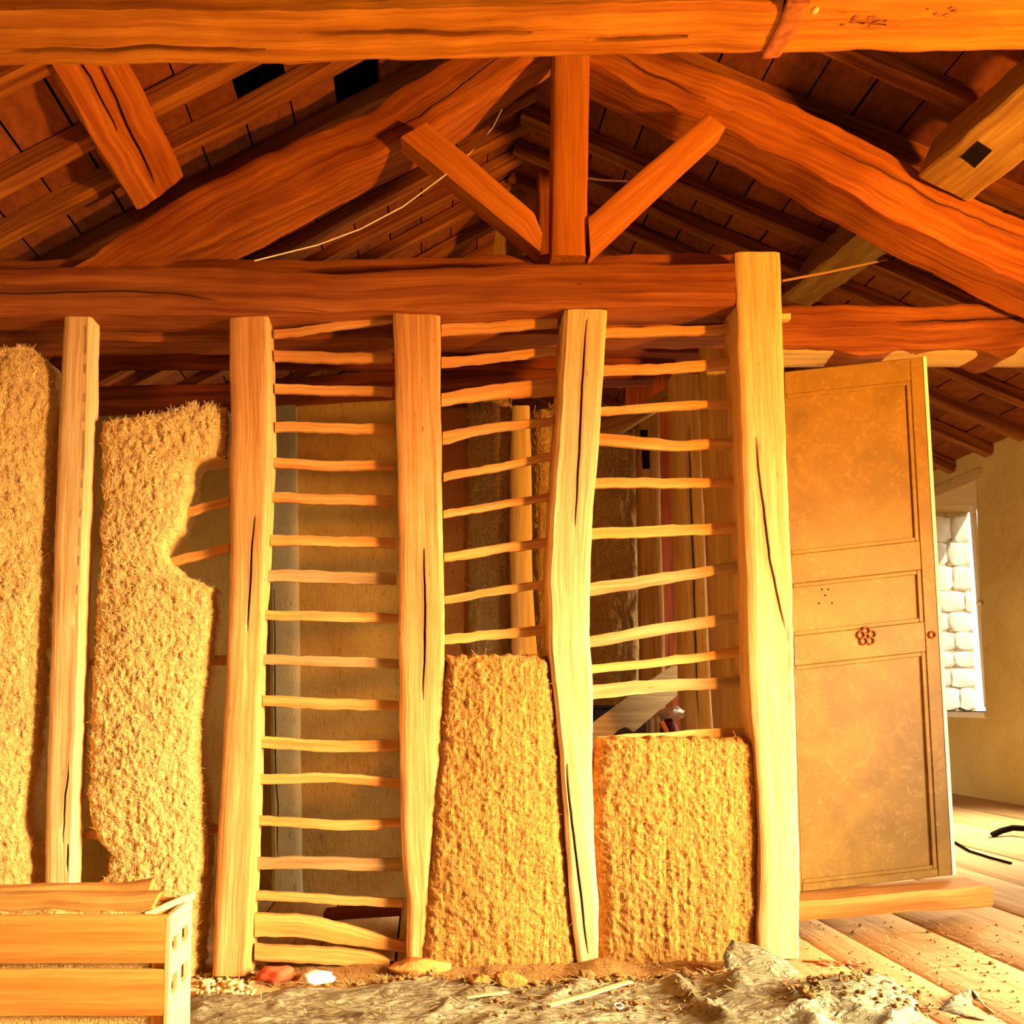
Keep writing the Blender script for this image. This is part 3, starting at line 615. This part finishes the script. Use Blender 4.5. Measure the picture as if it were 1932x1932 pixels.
def rpost(L, R, Y, th, mat, label, **k): return vt('rear_post', L, R, Y, th, mat, None, n=36, label=label, cat='post', group='posts of the rear wall', **k)
rpost([(968, 765), (964, 900), (964, 1100), (968, 1235), (968, 1660)], [(1000, 765), (1003, 900), (1005, 1100), (1014, 1235), (1014, 1660)], 4.58, .08, W_CREAM, 'slim cream post standing behind the rising rungs', amp=.004)
r3 = rpost([(1204, 770), (1208, 1000), (1212, 1235), (1214, 1640)], [(1244, 770), (1248, 1000), (1256, 1235), (1258, 1640)], 4.6, .08, W_GREYR, 'grey rear post with a dark slot mortise', amp=.004)
MB().quadbox([P(1211, 840, 4.592), P(1225, 840, 4.592), P(1226, 884, 4.592), P(1213, 884, 4.592)], (0, .01, 0)).build('mortise', M_BLACK, r3, None)  # black patch in place of the shade inside a cut slot
MB().quadbox([P(1208, 811, 4.592), P(1222, 811, 4.592), P(1222, 823, 4.592), P(1209, 823, 4.592)], (0, .01, 0)).build('mortise', M_BLACK, r3, None)  # same black patch for the shade of the upper slot
rpost([(1270, 705), (1276, 850), (1281, 1000), (1288, 1200), (1296, 1390), (1300, 1600)], [(1318, 705), (1324, 850), (1330, 1000), (1338, 1200), (1346, 1390), (1350, 1600)], 4.35, .1, W_CREAM, 'rear post left of a dark gap behind the wide rung bay', cracks=[[(1298, 760), (1306, 1000), (1318, 1390)]])
rpost([(1332, 640), (1338, 850), (1350, 1000), (1356, 1200), (1364, 1390), (1368, 1600)], [(1392, 640), (1398, 850), (1408, 1000), (1414, 1200), (1420, 1390), (1424, 1600)], 4.15, .12, W_CREAM, 'broad cream rear post just behind the corner post')
dt('rear_brace', [(1120, 800), (1190, 775), (1262, 728)], [(1150, 830), (1215, 790), (1264, 762)], 4.55, .06, W_OLIVE, None, n=12, label='short slanting brace behind the wide rung bay', cat='brace')
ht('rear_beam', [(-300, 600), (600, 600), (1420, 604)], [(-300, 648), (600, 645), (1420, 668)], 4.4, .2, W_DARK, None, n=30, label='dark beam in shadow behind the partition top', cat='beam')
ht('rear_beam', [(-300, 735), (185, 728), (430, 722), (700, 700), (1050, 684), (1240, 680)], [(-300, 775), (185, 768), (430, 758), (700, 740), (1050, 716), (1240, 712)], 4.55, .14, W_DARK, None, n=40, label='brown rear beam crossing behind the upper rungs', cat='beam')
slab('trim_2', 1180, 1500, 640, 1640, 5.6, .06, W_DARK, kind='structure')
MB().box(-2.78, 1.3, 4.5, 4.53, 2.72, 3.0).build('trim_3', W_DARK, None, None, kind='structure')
# leaning board with an arch cut, and what lies behind it
ob = [(1120, 1362), (1170, 1325), (1220, 1288), (1268, 1256), (1278, 1256), (1278, 1312), (1236, 1347), (1199, 1379), (1194, 1381), (1186, 1374), (1178, 1372), (1166, 1378), (1156, 1388), (1150, 1402), (1130, 1470), (1090, 1470), (1100, 1400)]
bm = MB(); n = len(ob)
for d in (0, .03):
    for x, y in ob: v = P(x, y, 3.85+d+(y-1300)*-.0007); bm.v.append(v); bm.g.append((v.z*1.0, .3, v.x))
bm.f = [tuple(range(n)), tuple(range(n, 2*n))[::-1]]+[(i, (i+1) % n, n+(i+1) % n, n+i) for i in range(n)]
W_BOARD = wood('grey_board', (.46, .37, .22), (.34, .25, .13), stain=.3)
lb = bm.build('leaning_board', W_BOARD, None, None, label='grey board with an arch cut leaning behind the wide rung bay', cat='board')
leg = MB().quadbox([P(1092, 1465, 3.75), P(1128, 1465, 3.75), P(1118, 1770, 3.72), P(1080, 1770, 3.72)], (0, .03, 0)).build('lower_end', W_GREYR, lb, None)
fzb = fz(.75)
bk = empty('black_box', (.86, 4.2, fzb), label='black box in the dark behind the leaning board', cat='box')
MB().box(.78, 1.02, 4.12, 4.4, fzb, .985).build('body', M_BLACK, bk, None, bevel=.01); MB().box(.77, 1.03, 4.11, 4.41, .985, 1.0).build('lid', M_BLACK, bk, None, bevel=.004); adopt(bk)
ms = empty('striped_mattress', P(1216, 1500, 4.3), label='striped cloth mattress stood on end beside the maroon bag', cat='mattress')
M_STRIPE, _nt, _b = newmat('ticking_stripe'); _tc = N(_nt, 'ShaderNodeTexCoord'); _wv = N(_nt, 'ShaderNodeTexWave', Scale=11.0); _nt.links.new(_tc.outputs['Object'], _wv.inputs['Vector'])
_nt.links.new(ramp(_nt, _wv.outputs[0], [(.3, (.42, .34, .24)), (.6, (.86, .76, .56))]), _b.inputs['Base Color'])
MB().box(P(1196, 0, 4.3).x, P(1239, 0, 4.3).x, 4.3, 4.42, fz(1.05), P(1216, 1352, 4.3).z).build('cover', M_STRIPE, ms, None, bevel=.012); adopt(ms)
cx = P(1266, 1380, 4.25)
bg_ = empty('maroon_bag', (cx.x, 4.28, fz(cx.x)), label='dark maroon bag topped by a white cloth behind the wide bay', cat='bag')
MB().blob((cx.x, 4.30, (cx.z+.04+fz(cx.x))/2), 1, (.085, .11, (cx.z+.04-fz(cx.x))/2+.02), .12, 3.3, 3).build('body', M_MAROON, bg_, 60)
MB().tube([P(1248, 1362, 4.17), P(1256, 1378, 4.165), P(1262, 1394, 4.165), P(1264, 1420, 4.17)], .012).build('strap', M_RUST, bg_); adopt(bg_)
MB().blob(P(1268, 1346, 4.27), 1, (.045, .08, .03), .5, 6.1, 3).build('white_cloth', M_WHITE, None, 60, label='crumpled white cloth lying on the maroon bag', cat='cloth')

# ------------------------------------------------------------------ the leaning door leaf and its sill
ht('sill_beam', [(1480, 1702), (1600, 1694), (1760, 1681), (1876, 1672)], [(1480, 1740), (1600, 1731), (1700, 1722), (1780, 1717), (1876, 1711)], 3.55, .19, W_SILL, None, n=36, amp=.004, cracks=[], label='heavy board lying across the doorway with the door leaf standing on it', cat='board')
DY = 3.69
TL, TR, BR, BL = (1455, 704), (1741, 673), (1797, 1651), (1487, 1686)
def D(u, v, dy=0):
    x = (TL[0]*(1-u)+TR[0]*u)*(1-v)+(BL[0]*(1-u)+BR[0]*u)*v; y = (TL[1]*(1-u)+TR[1]*u)*(1-v)+(BL[1]*(1-u)+BR[1]*u)*v
    return P(x, y, DY)+Vector((0, dy, 0))
def dbox(u0, u1, v0, v1, dy, th): return MB().quadbox([D(u0, v0, dy), D(u1, v0, dy), D(u1, v1, dy), D(u0, v1, dy)], (0, th, 0))
dr = empty('door_leaf', D(.5, 1), label='ochre panelled door leaf standing unhung right of the corner post', cat='door')
for a, b in ((0, .085), (.915, 1.0)): dbox(a, b, 0, 1, 0, .04).build('stile', M_DOOR, dr, None, bevel=.003)
for a, b in ((0, .043), (.352, .408), (.508, .566), (.985, 1.0)): dbox(.085, .915, a, b, 0, .04).build('rail', M_DOOR, dr, None, bevel=.003)
for a, b in ((.043, .352), (.408, .508), (.566, .985)):
    dbox(.085, .915, a, b, .013, .014).build('panel', M_DOOR, dr, None)
    m = MB()
    for c in ([(.085, a), (.097, a), (.097, b), (.085, b)], [(.888, a), (.915, a), (.915, b), (.888, b)], [(.097, a), (.888, a), (.888, a+.008), (.097, a+.008)], [(.097, b-.008), (.888, b-.008), (.888, b), (.097, b)]):
        m.quadbox([D(u, v, .004) for u, v in c], (0, .012, 0))
    m.build('moulding', M_DOOR, dr, None, bevel=.002)
dbox(1.0, 1.022, 0, 1, -.002, .044).build('edge_strip', M_PALE, dr, None, label='pale edge')  # thin pale strip down the right side of the leaf
fl_ = MB(); cu, cv = .545, .524
cc = D(cu, cv, -.006)
for i in range(5):
    a = math.radians(90+72*i+4); ce = cc+Vector((math.cos(a)*.0235, 0, math.sin(a)*.0235))
    fl_.tube([ce+Vector((math.cos(t)*.0145, 0, math.sin(t)*.0145)) for t in np.linspace(0, 2*math.pi, 14, endpoint=False)], .0036, 6, True)
fl_.build('flower_rosette', M_BROWN, dr, 60, label='brown five petal rosette')
kh = MB().tube([D(.957, .535, -.004)+Vector((math.cos(t)*.013, 0, math.sin(t)*.013)) for t in np.linspace(0, 2*math.pi, 14, endpoint=False)], .004, 6, True)
kh.build('keyhole_ring', M_BROWN, dr, 60)
for x, y in ((1551, 1112), (1563, 1112), (1557, 1123), (1545, 1138), (1570, 1138)): MB().blob(P(x, y, DY+.012), .004, (1, .6, 1), 0, 0, 1).build('nail_hole', M_BLACK, dr)
adopt(dr)

# ------------------------------------------------------------------ slatted crate in the near left corner
CY0, CY1 = 2.55, 2.785
xr = P(319, 1729, CY0).x; xl = xr-.72; zt = P(319, 1729, CY0).z; fzc = fz(-.9)
cr_ = empty('slatted_crate', ((xl+xr)/2, 2.66, fzc), label='slatted softwood crate full of scraps in the near left corner', cat='crate')
sl_z = [P(300, 1727, CY0).z, P(300, 1818, CY0).z, P(300, 1829, CY0).z, P(300, 1917, CY0).z]
lowz = fzc+.012
for z1, z0 in ((sl_z[0], sl_z[1]), (sl_z[2], sl_z[3])):
    for ya in (CY0, CY1-.014):
        me = timber_mesh('slat', [(x, ya, z1+.002*mn.noise(Vector((x*9, z1, ya)))) for x in np.linspace(xl, xr, 14)], [(x, ya, z0+.002*mn.noise(Vector((x*9, z0, ya)))) for x in np.linspace(xl, xr, 14)], .014, (0, 1, 0), amp=.0012, edge=.002, ncol=3)
        link('slat', me, W_CRATE, cr_)
for xe in (xr-.013, xl):
    for z1, z0 in ((zt+.002, zt-.068), (zt-.105, zt-.172), (zt-.222, fzc+.06)):
        MB().box(xe, xe+.016, CY0+.001, CY1, z0, z1, None, 1).build('end_slat', W_CREAM if xe > xl+.1 else W_CRATE, cr_, None, bevel=.002)  # right end gets paler wood: the side light is put into its colour
    for ya, yz in ((CY0, CY0+.022), (CY0+.089, CY0+.124), (CY1-.033, CY1)):
        MB().box(xe+.002, xe+.0175, ya, yz, fzc, zt, None, 2).build('batten', W_CREAM if xe > xl+.1 else W_CRATE, cr_, None, bevel=.002)  # battens of the lit end are paler too, light put into the colour
for ya in (CY0+.015, CY1-.05):
    for xe in (xl+.016, xr-.05): MB().box(xe, xe+.034, ya, ya+.03, fzc, zt-.01, None, 2).build('corner_post', W_CRATE, cr_, None, bevel=.002)
MB().box(xl+.01, xr-.014, CY0+.014, CY1-.014, fzc+.06, fzc+.075).build('bottom_board', W_CRATE, cr_, None)
adopt(cr_)
hp = MB(); nx, ny = 40, 16
for i in range(nx+1):
    for j in range(ny+1):
        u, v = i/nx, j/ny; x = xl+.02+(xr-xl-.055)*u; yy = CY0+.02+(CY1-CY0-.04)*v
        hp.v.append(Vector((x, yy, zt-.005+.028*math.sin(math.pi*v)*math.sin(math.pi*u)**.4+.012*mn.noise(Vector((x*14, yy*14, 2)))+.006*mn.noise(Vector((x*40, yy*40, 2)))))); hp.g.append((x, yy, 0))
for i in range(nx):
    for j in range(ny): a = i*(ny+1)+j; hp.f.append((a, a+1, a+ny+2, a+ny+1))
b = len(hp.v); per = [i*(ny+1) for i in range(nx+1)]+[nx*(ny+1)+j for j in range(1, ny+1)]+[i*(ny+1)+ny for i in range(nx-1, -1, -1)]+[j for j in range(ny-1, 0, -1)]
for q in per: v = hp.v[q]; hp.v.append(Vector((v.x, v.y, fzc+.08))); hp.g.append((0, 0, 0))
for i in range(len(per)): hp.f.append((per[i], per[(i+1) % len(per)], b+(i+1) % len(per), b+i))
hp.build('straw_dirt_heap', M_DAUB, None, 60, kind='stuff', label='straw and daub crumbs heaped in the crate', cat='debris')
dt('bark_slab', [(-60, 1676), (120, 1672), (215, 1672), (286, 1660)], [(-60, 1694), (120, 1700), (215, 1696), (280, 1682)], 2.74, .05, W_SILL, None, n=14, amp=.005, label='orange brown bark slab lying along the back of the crate heap', cat='wood scrap')
dt('wood_scrap', [(-80, 1692), (100, 1690), (230, 1692), (298, 1688)], [(-80, 1724), (100, 1724), (230, 1722), (282, 1716)], 2.59, .07, W_RUNG, None, n=20, amp=.008, label='rough straw coated board along the front rim of the crate', cat='wood scrap')
dt('wood_scrap', [(272, 1722), (318, 1702), (362, 1686)], [(282, 1728), (322, 1714), (364, 1698)], (2.57, 2.76), .03, W_CREAM, None, n=12, amp=.003, label='curved pale chip resting on the right end of the crate', cat='wood scrap')

# ------------------------------------------------------------------ floor litter
def fl_at(px, py):
    """point of the floor seen at a photo pixel"""
    Y = 3.0
    for _ in range(20):
        p = P(px, py, 1.0)-EYE; Y = (fz(p.x*Y)-EYE.z)/p.z
    return P(px, py, Y)
def on_sheet(px, py, n=18): return fl_at(px, py)
# crumpled sheet
outline = [(330, 1960), (345, 1890), (380, 1872), (480, 1880), (560, 1862), (640, 1868), (720, 1856), (800, 1840), (900, 1858), (1000, 1862), (1100, 1850), (1200, 1850), (1300, 1846), (1380, 1838), (1460, 1836), (1530, 1852), (1620, 1862), (1700, 1890), (1742, 1922), (1760, 1990), (1500, 2200), (300, 2200)]
def inside(x, y, poly):
    c = False; j = len(poly)-1
    for i in range(len(poly)):
        (xi, yi), (xj, yj) = poly[i], poly[j]
        if (yi > y) != (yj > y) and x < (xj-xi)*(y-yi)/(yj-yi)+xi: c = not c
        j = i
    return c
pl = [fl_at(x, y) for x, y in outline]; pp = [(p.x, p.y) for p in pl]
def pdist(x, y):
    best = 9
    for i in range(len(pp)):
        a, b_ = pp[i-1], pp[i]; dx, dy = b_[0]-a[0], b_[1]-a[1]; t = max(0, min(1, ((x-a[0])*dx+(y-a[1])*dy)/(dx*dx+dy*dy+1e-9)))
        best = min(best, math.hypot(x-a[0]-t*dx, y-a[1]-t*dy))
    return best
def bump_g(x, y, cx, cy, sx, sy, h): return h*math.exp(-((x-cx)/sx)**2-((y-cy)/sy)**2)
m1 = fl_at(1600, 1905); m2 = fl_at(1420, 1880); m3 = fl_at(900, 1900)
def sheet_h(x, y):
    d = pdist(x, y); edge = min(1, d/.07)
    rt = min(1, max(0, (x+.1)/1.0)); xx, yy = x*.8+y*.6, y*.8-x*.6
    r = 1-abs(mn.noise(Vector((xx*2.0, yy*4.2, 1.2)))*2.4); r2 = 1-abs(mn.noise(Vector((x*4-y*2, y*9, 5.2)))*2.4)
    r3 = 1-abs(mn.noise(Vector((x*17-y*6, y*21, 2.2)))*2)
    h = .006+edge*((.008+.020*rt)*max(0, r)**4+(.006+.010*rt)*max(0, r2)**4+.007*max(0, r3)**3+.012*(mn.noise(Vector((x*2, y*3, 8)))+.4))
    h += bump_g(x, y, m1.x, m1.y, .26, .16, .075)+bump_g(x, y, m2.x-.05, m2.y, .12, .12, .055)
    return h
sv, sf, idx = [], [], {}
st_ = .016; xa, xb = min(p[0] for p in pp), max(p[0] for p in pp); ya, yb = 2.35, max(p[1] for p in pp)
nx, ny = int((xb-xa)/st_), int((yb-ya)/st_)
for i in range(nx+1):
    for j in range(ny+1):
        x, y = xa+i*st_, ya+j*st_
        if inside(x, y, pp): idx[i, j] = len(sv); sv.append((x+.006*mn.noise(Vector((x*30, y*30, 0))), y+.006*mn.noise(Vector((x*30, y*30, 9))), fz(x)+sheet_h(x, y)))
for i, j in list(idx):
    if (i+1, j) in idx and (i, j+1) in idx and (i+1, j+1) in idx: sf.append((idx[i, j], idx[i+1, j], idx[i+1, j+1], idx[i, j+1]))
me = mesh('dust_sheet', sv, sf, None, 70); tarp = link('dust_sheet', me, M_TARP, None, label='crumpled grey olive dust sheet spread on the floor before the partition', cat='sheet')
so = tarp.modifiers.new('thickness', 'SOLIDIFY'); so.thickness = .003
def flap(name, ptsA, ptsB, seg=10, sd=1, amp=.012):
    """a stiff fold standing up: lofted between two pixel+depth lines"""
    A = arc([tuple(P(*p)) for p in ptsA], seg); B = arc([tuple(P(*p)) for p in ptsB], seg); V, Fc = [], []
    for i in range(seg):
        for j in range(9):
            t = j/8; p = Vector([A[k][i]*(1-t)+B[k][i]*t for k in range(3)]); V.append(p+mn.noise_vector(p*9+Vector((sd, 0, 0)))*amp*(1.0))
    for i in range(seg-1):
        for j in range(8): a = i*9+j; Fc.append((a, a+1, a+10, a+9))
    o = link(name, mesh(name, V, Fc, None, 60), M_TARP, tarp); s = o.modifiers.new('thickness', 'SOLIDIFY'); s.thickness = .003; return o
flap('fold', [(1372, 1842, 3.12), (1366, 1800, 3.16), (1378, 1770, 3.22)], [(1500, 1852, 3.06), (1512, 1832, 3.10), (1486, 1812, 3.2)], sd=2)
flap('fold', [(1378, 1770, 3.22), (1440, 1790, 3.23), (1486, 1812, 3.2)], [(1390, 1840, 3.3), (1440, 1840, 3.3), (1510, 1838, 3.25)], sd=5)
flap('fold', [(1290, 1900, 2.98), (1380, 1862, 3.04), (1490, 1850, 3.06)], [(1310, 1925, 2.9), (1400, 1896, 2.95), (1480, 1880, 2.98)], sd=7, amp=.018)
sc_ = MB()
lf = empty('sheet_scrap', fl_at(1815, 1905), label='small torn grey scrap standing on the boards at the lower right', cat='scrap')
def loose(par, A4, seed):
    V, Fc = [], []
    for i in range(9):
        for j in range(9):
            u, v = i/8, j/8; p = (A4[0]*(1-u)+A4[1]*u)*(1-v)+(A4[3]*(1-u)+A4[2]*u)*v
            V.append(p+mn.noise_vector(p*14+Vector((seed, 0, 0)))*.012)
    for i in range(8):
        for j in range(8): a = i*9+j; Fc.append((a, a+1, a+10, a+9))
    o = link('fold', mesh('fold', V, Fc, None, 60), M_TARP, par); s = o.modifiers.new('thickness', 'SOLIDIFY'); s.thickness = .003
loose(lf, [P(1832, 1860, 2.86), P(1868, 1900, 2.86), fl_at(1858, 1925), fl_at(1760, 1908)], 3); loose(lf, [P(1832, 1860, 2.86), P(1868, 1900, 2.86), fl_at(1880, 1915), fl_at(1850, 1890)], 8); adopt(lf)

# daub rubble along the partition foot, on sheet and boards
def rubble(name, pts_fn, n, r0, r1, mat, label, seed):
    b = MB(); rr = random.Random(seed)
    for i in range(n):
        p = pts_fn(rr); r = rr.uniform(r0, r1)*(1.8 if rr.random() < .08 else 1)
        if p is None: continue
        b.blob((p.x, p.y, p.z+r*.35), r, (1, 1, .7), .5, rr.random()*90, 1)
    return b.build(name, mat, None, 60, recalc=False, kind='stuff', label=label, cat='rubble')
def zone(x0, x1, y0, y1, up=0):
    def f(rr):
        p = fl_at(rr.uniform(x0, x1), rr.uniform(y0, y1))
        if inside(p.x, p.y, pp): p.z = fz(p.x)+sheet_h(p.x, p.y)
        return p
    return f
rubble('daub_rubble', zone(470, 1450, 1822, 1862), 420, .006, .018, M_DIRT, 'crumbled daub rubble piled along the foot of the partition', 5)
rubble('daub_rubble', zone(900, 1350, 1840, 1935), 170, .003, .010, M_DIRT, 'brown daub crumbs strewn over the middle of the dust sheet', 6)
rubble('daub_rubble', zone(1480, 1740, 1870, 1932), 170, .003, .010, M_DIRT, 'brown crumbs collected in the hollow of the sheet at lower right', 7)
rubble('daub_rubble', zone(1515, 1932, 1740, 1930), 240, .0015, .0055, M_DIRT, 'small crumbs scattered on the floorboards before the doorway', 8)
rubble('daub_rubble', zone(372, 480, 1838, 1882), 150, .004, .012, M_STRAW, 'pale chaff gathered at the foot of the pale post', 9)
ml = MB(); nx, ny = 110, 10
for i in range(nx+1):
    for j in range(ny+1):
        px = 500+(1445-500)*i/nx; p = fl_at(px, 1812+j*5.2); h = .05*math.sin(math.pi*j/ny)*(.35+.65*max(0, mn.noise(Vector((px*.011, 2, 0)))+.45)); h *= math.sin(math.pi*i/nx)**.3
        q = Vector((p.x, p.y, p.z)); ml.v.append(q+Vector((0, 0, h+.008*mn.noise(q*30)+.004*mn.noise(q*80)))); ml.g.append(tuple(q))
for i in range(nx):
    for j in range(ny): a = i*(ny+1)+j; ml.f.append((a, a+1, a+ny+2, a+ny+1))
ml.build('dirt_drift', M_DIRT, None, 60, kind='stuff', label='low drift of brown dirt against the partition foot', cat='dirt')
# straw scattered on the floor
S = MB(); rr = random.Random(4)
for _ in range(1500):
    px = rr.uniform(380, 1900); py = rr.uniform(1815, 1932) if px < 1500 else rr.uniform(1735, 1932)
    if px < 1500 and rr.random() < .6: py = rr.uniform(1815, 1870)
    p = zone(px, px, py, py)(rr)+Vector((0, 0, .012 if px < 1460 else .004)); a = rr.uniform(0, 6.3); ln = rr.uniform(.012, .05); d = Vector((math.cos(a), math.sin(a), rr.uniform(-.05, .3)))*ln; wv = Vector((-math.sin(a), math.cos(a), 0))*.0011
    b = len(S.v); S.v += [p-wv, p+wv, p+d+wv, p+d-wv]; S.g += [(0, 0, 0)]*4; S.f.append((b, b+1, b+2, b+3))
S.build('loose_straw', M_STRAW, None, None, recalc=False, kind='stuff', label='loose straw scattered over the sheet and boards', cat='straw')
# single pieces
def chunk(name, px, py, r, sq, mat, label, cat, sd, lift=.5, rough=.35):
    p = fl_at(px, py); z = fz(p.x)+(sheet_h(p.x, p.y) if inside(p.x, p.y, pp) else 0)
    return MB().blob((p.x, p.y, z+r*sq[2]*lift), r, sq, rough, sd, 3).build(name, mat, None, 60, label=label, cat=cat)
chunk('brick_piece', 522, 1852, .06, (1.1, .7, .55), M_RED, 'broken red brick at the foot of the tall open ladder bay', 'brick', 2.2, .7)
chunk('stone', 600, 1856, .055, (1.2, .6, .5), M_STONE, 'pale lump just right of the broken red brick', 'stone', 7.7, .7)
chunk('stone', 790, 1846, .07, (1.5, .7, .5), W_SILL, 'brown rounded lump at the foot of the orange topped post', 'lump', 9.1, .7)
chunk('daub_clod', 960, 1866, .045, (1.3, .8, .7), M_DAUBC, 'orange daub clod below the smooth low panel', 'clod', 4.4)
chunk('daub_clod', 905, 1868, .035, (1.2, .8, .7), M_DAUBC, 'smaller clod left of the orange daub clod', 'clod', 6.4)
def stick(name, a, b_, r, mat, label, cat, za=.02, zb=.02):
    p, q = fl_at(*a), fl_at(*b_); 
    for v, zz in ((p, za), (q, zb)): v.z = fz(v.x)+(sheet_h(v.x, v.y) if inside(v.x, v.y, pp) else 0)+zz
    return beam3(name, p, q, r*2.4, r, mat, None, n=8, amp=.002, edge=.002, label=label, cat=cat)
stick('wood_splinter', (1035, 1926), (1190, 1872), .008, W_CREAM, 'long pale splinter lying on the sheet below the combed panel', 'splinter')
stick('wood_splinter', (880, 1905), (960, 1890), .006, W_CREAM, 'short pale splinter left of the long one on the sheet', 'splinter')
stick('wood_splinter', (1515, 1816), (1548, 1818), .006, W_SILL, 'brown stick end by the foot of the corner post', 'splinter', .006, .006)
rp = MB()
for _ in range(26): 
    t = rnd.random(); p = fl_at(1548+88*t, 1819+rnd.uniform(-5, 5)); rp.blob((p.x, p.y, p.z+.004), rnd.uniform(.006, .014), (1.6, 1, .4), .4, rnd.random()*50, 1)
rp.build('brick_dust', flat('red_dust', (.85, .22, .08), .9, .2, 20, .2), None, 60, recalc=False, kind='stuff', label='smear of red brick dust beside the corner post foot', cat='dust')
pr_ = fl_at(1168, 1920); zr = fz(pr_.x)+sheet_h(pr_.x, pr_.y)+.012
MB().tube([(pr_.x+.013*math.cos(t), pr_.y+.013*math.sin(t), zr+.004*math.sin(t)) for t in np.linspace(0, 6.28, 14, endpoint=False)], .0028, 6, True).build('curled_ring', M_PALE, None, 60, label='tiny pale ring lying on the dust sheet', cat='ring')
cb = [fl_at(x, y)+Vector((0, 0, .006)) for x, y in ((1770, 1578), (1800, 1590), (1830, 1608), (1868, 1620), (1908, 1631))]
MB().tube(cb, .006).build('thin_cable', M_BLACK, None, 60, label='thin black cable on the boards beyond the door leaf', cat='cable')
hs = [fl_at(x, y)+Vector((0, 0, z)) for x, y, z in ((1872, 1580, .012), (1890, 1578, .03), (1912, 1576, .04), (1940, 1578, .04), (1990, 1584, .03), (2050, 1590, .014))]
MB().tube(hs, .016, 8).build('black_hose', M_BLACK, None, 60, label='curved black hose on the floor at the right edge', cat='hose')

# ------------------------------------------------------------------ loose cables and lath in the roof
MB().tube([P(*p) for p in ((480, 492, 3.3), (600, 462, 3.35), (680, 432, 3.38), (760, 390, 3.4), (835, 334, 3.42), (890, 286, 3.7), (930, 240, 4.0), (960, 180, 4.2), (1002, 118, 4.4))], .003, 5).build('hanging_cable', M_WIRE, None, 60, label='thin pale cable sagging across the roof behind the left strut', cat='cable')
MB().tube([P(*p) for p in ((1106, 336, 3.6), (1140, 340, 3.6), (1185, 342, 3.6))], .004, 5).build('straw_wire', M_WIRE, None, 60, label='bit of pale wire sticking out right of the king post', cat='wire')
MB().tube([P(*p) for p in ((1476, 530, 3.42), (1560, 514, 3.6), (1672, 490, 3.9))], .005, 5).build('thin_lath', W_OLIVE, None, 60, label='thin stick poking from the corner post top to the purlin', cat='stick')
ht('wood_offcut', [(610, 1724), (756, 1716)], [(610, 1738), (756, 1730)], 3.7, .12, W_DARK, None, n=8, amp=.003, label='dark offcut lying behind the bottom rungs of the tall bay', cat='wood scrap')
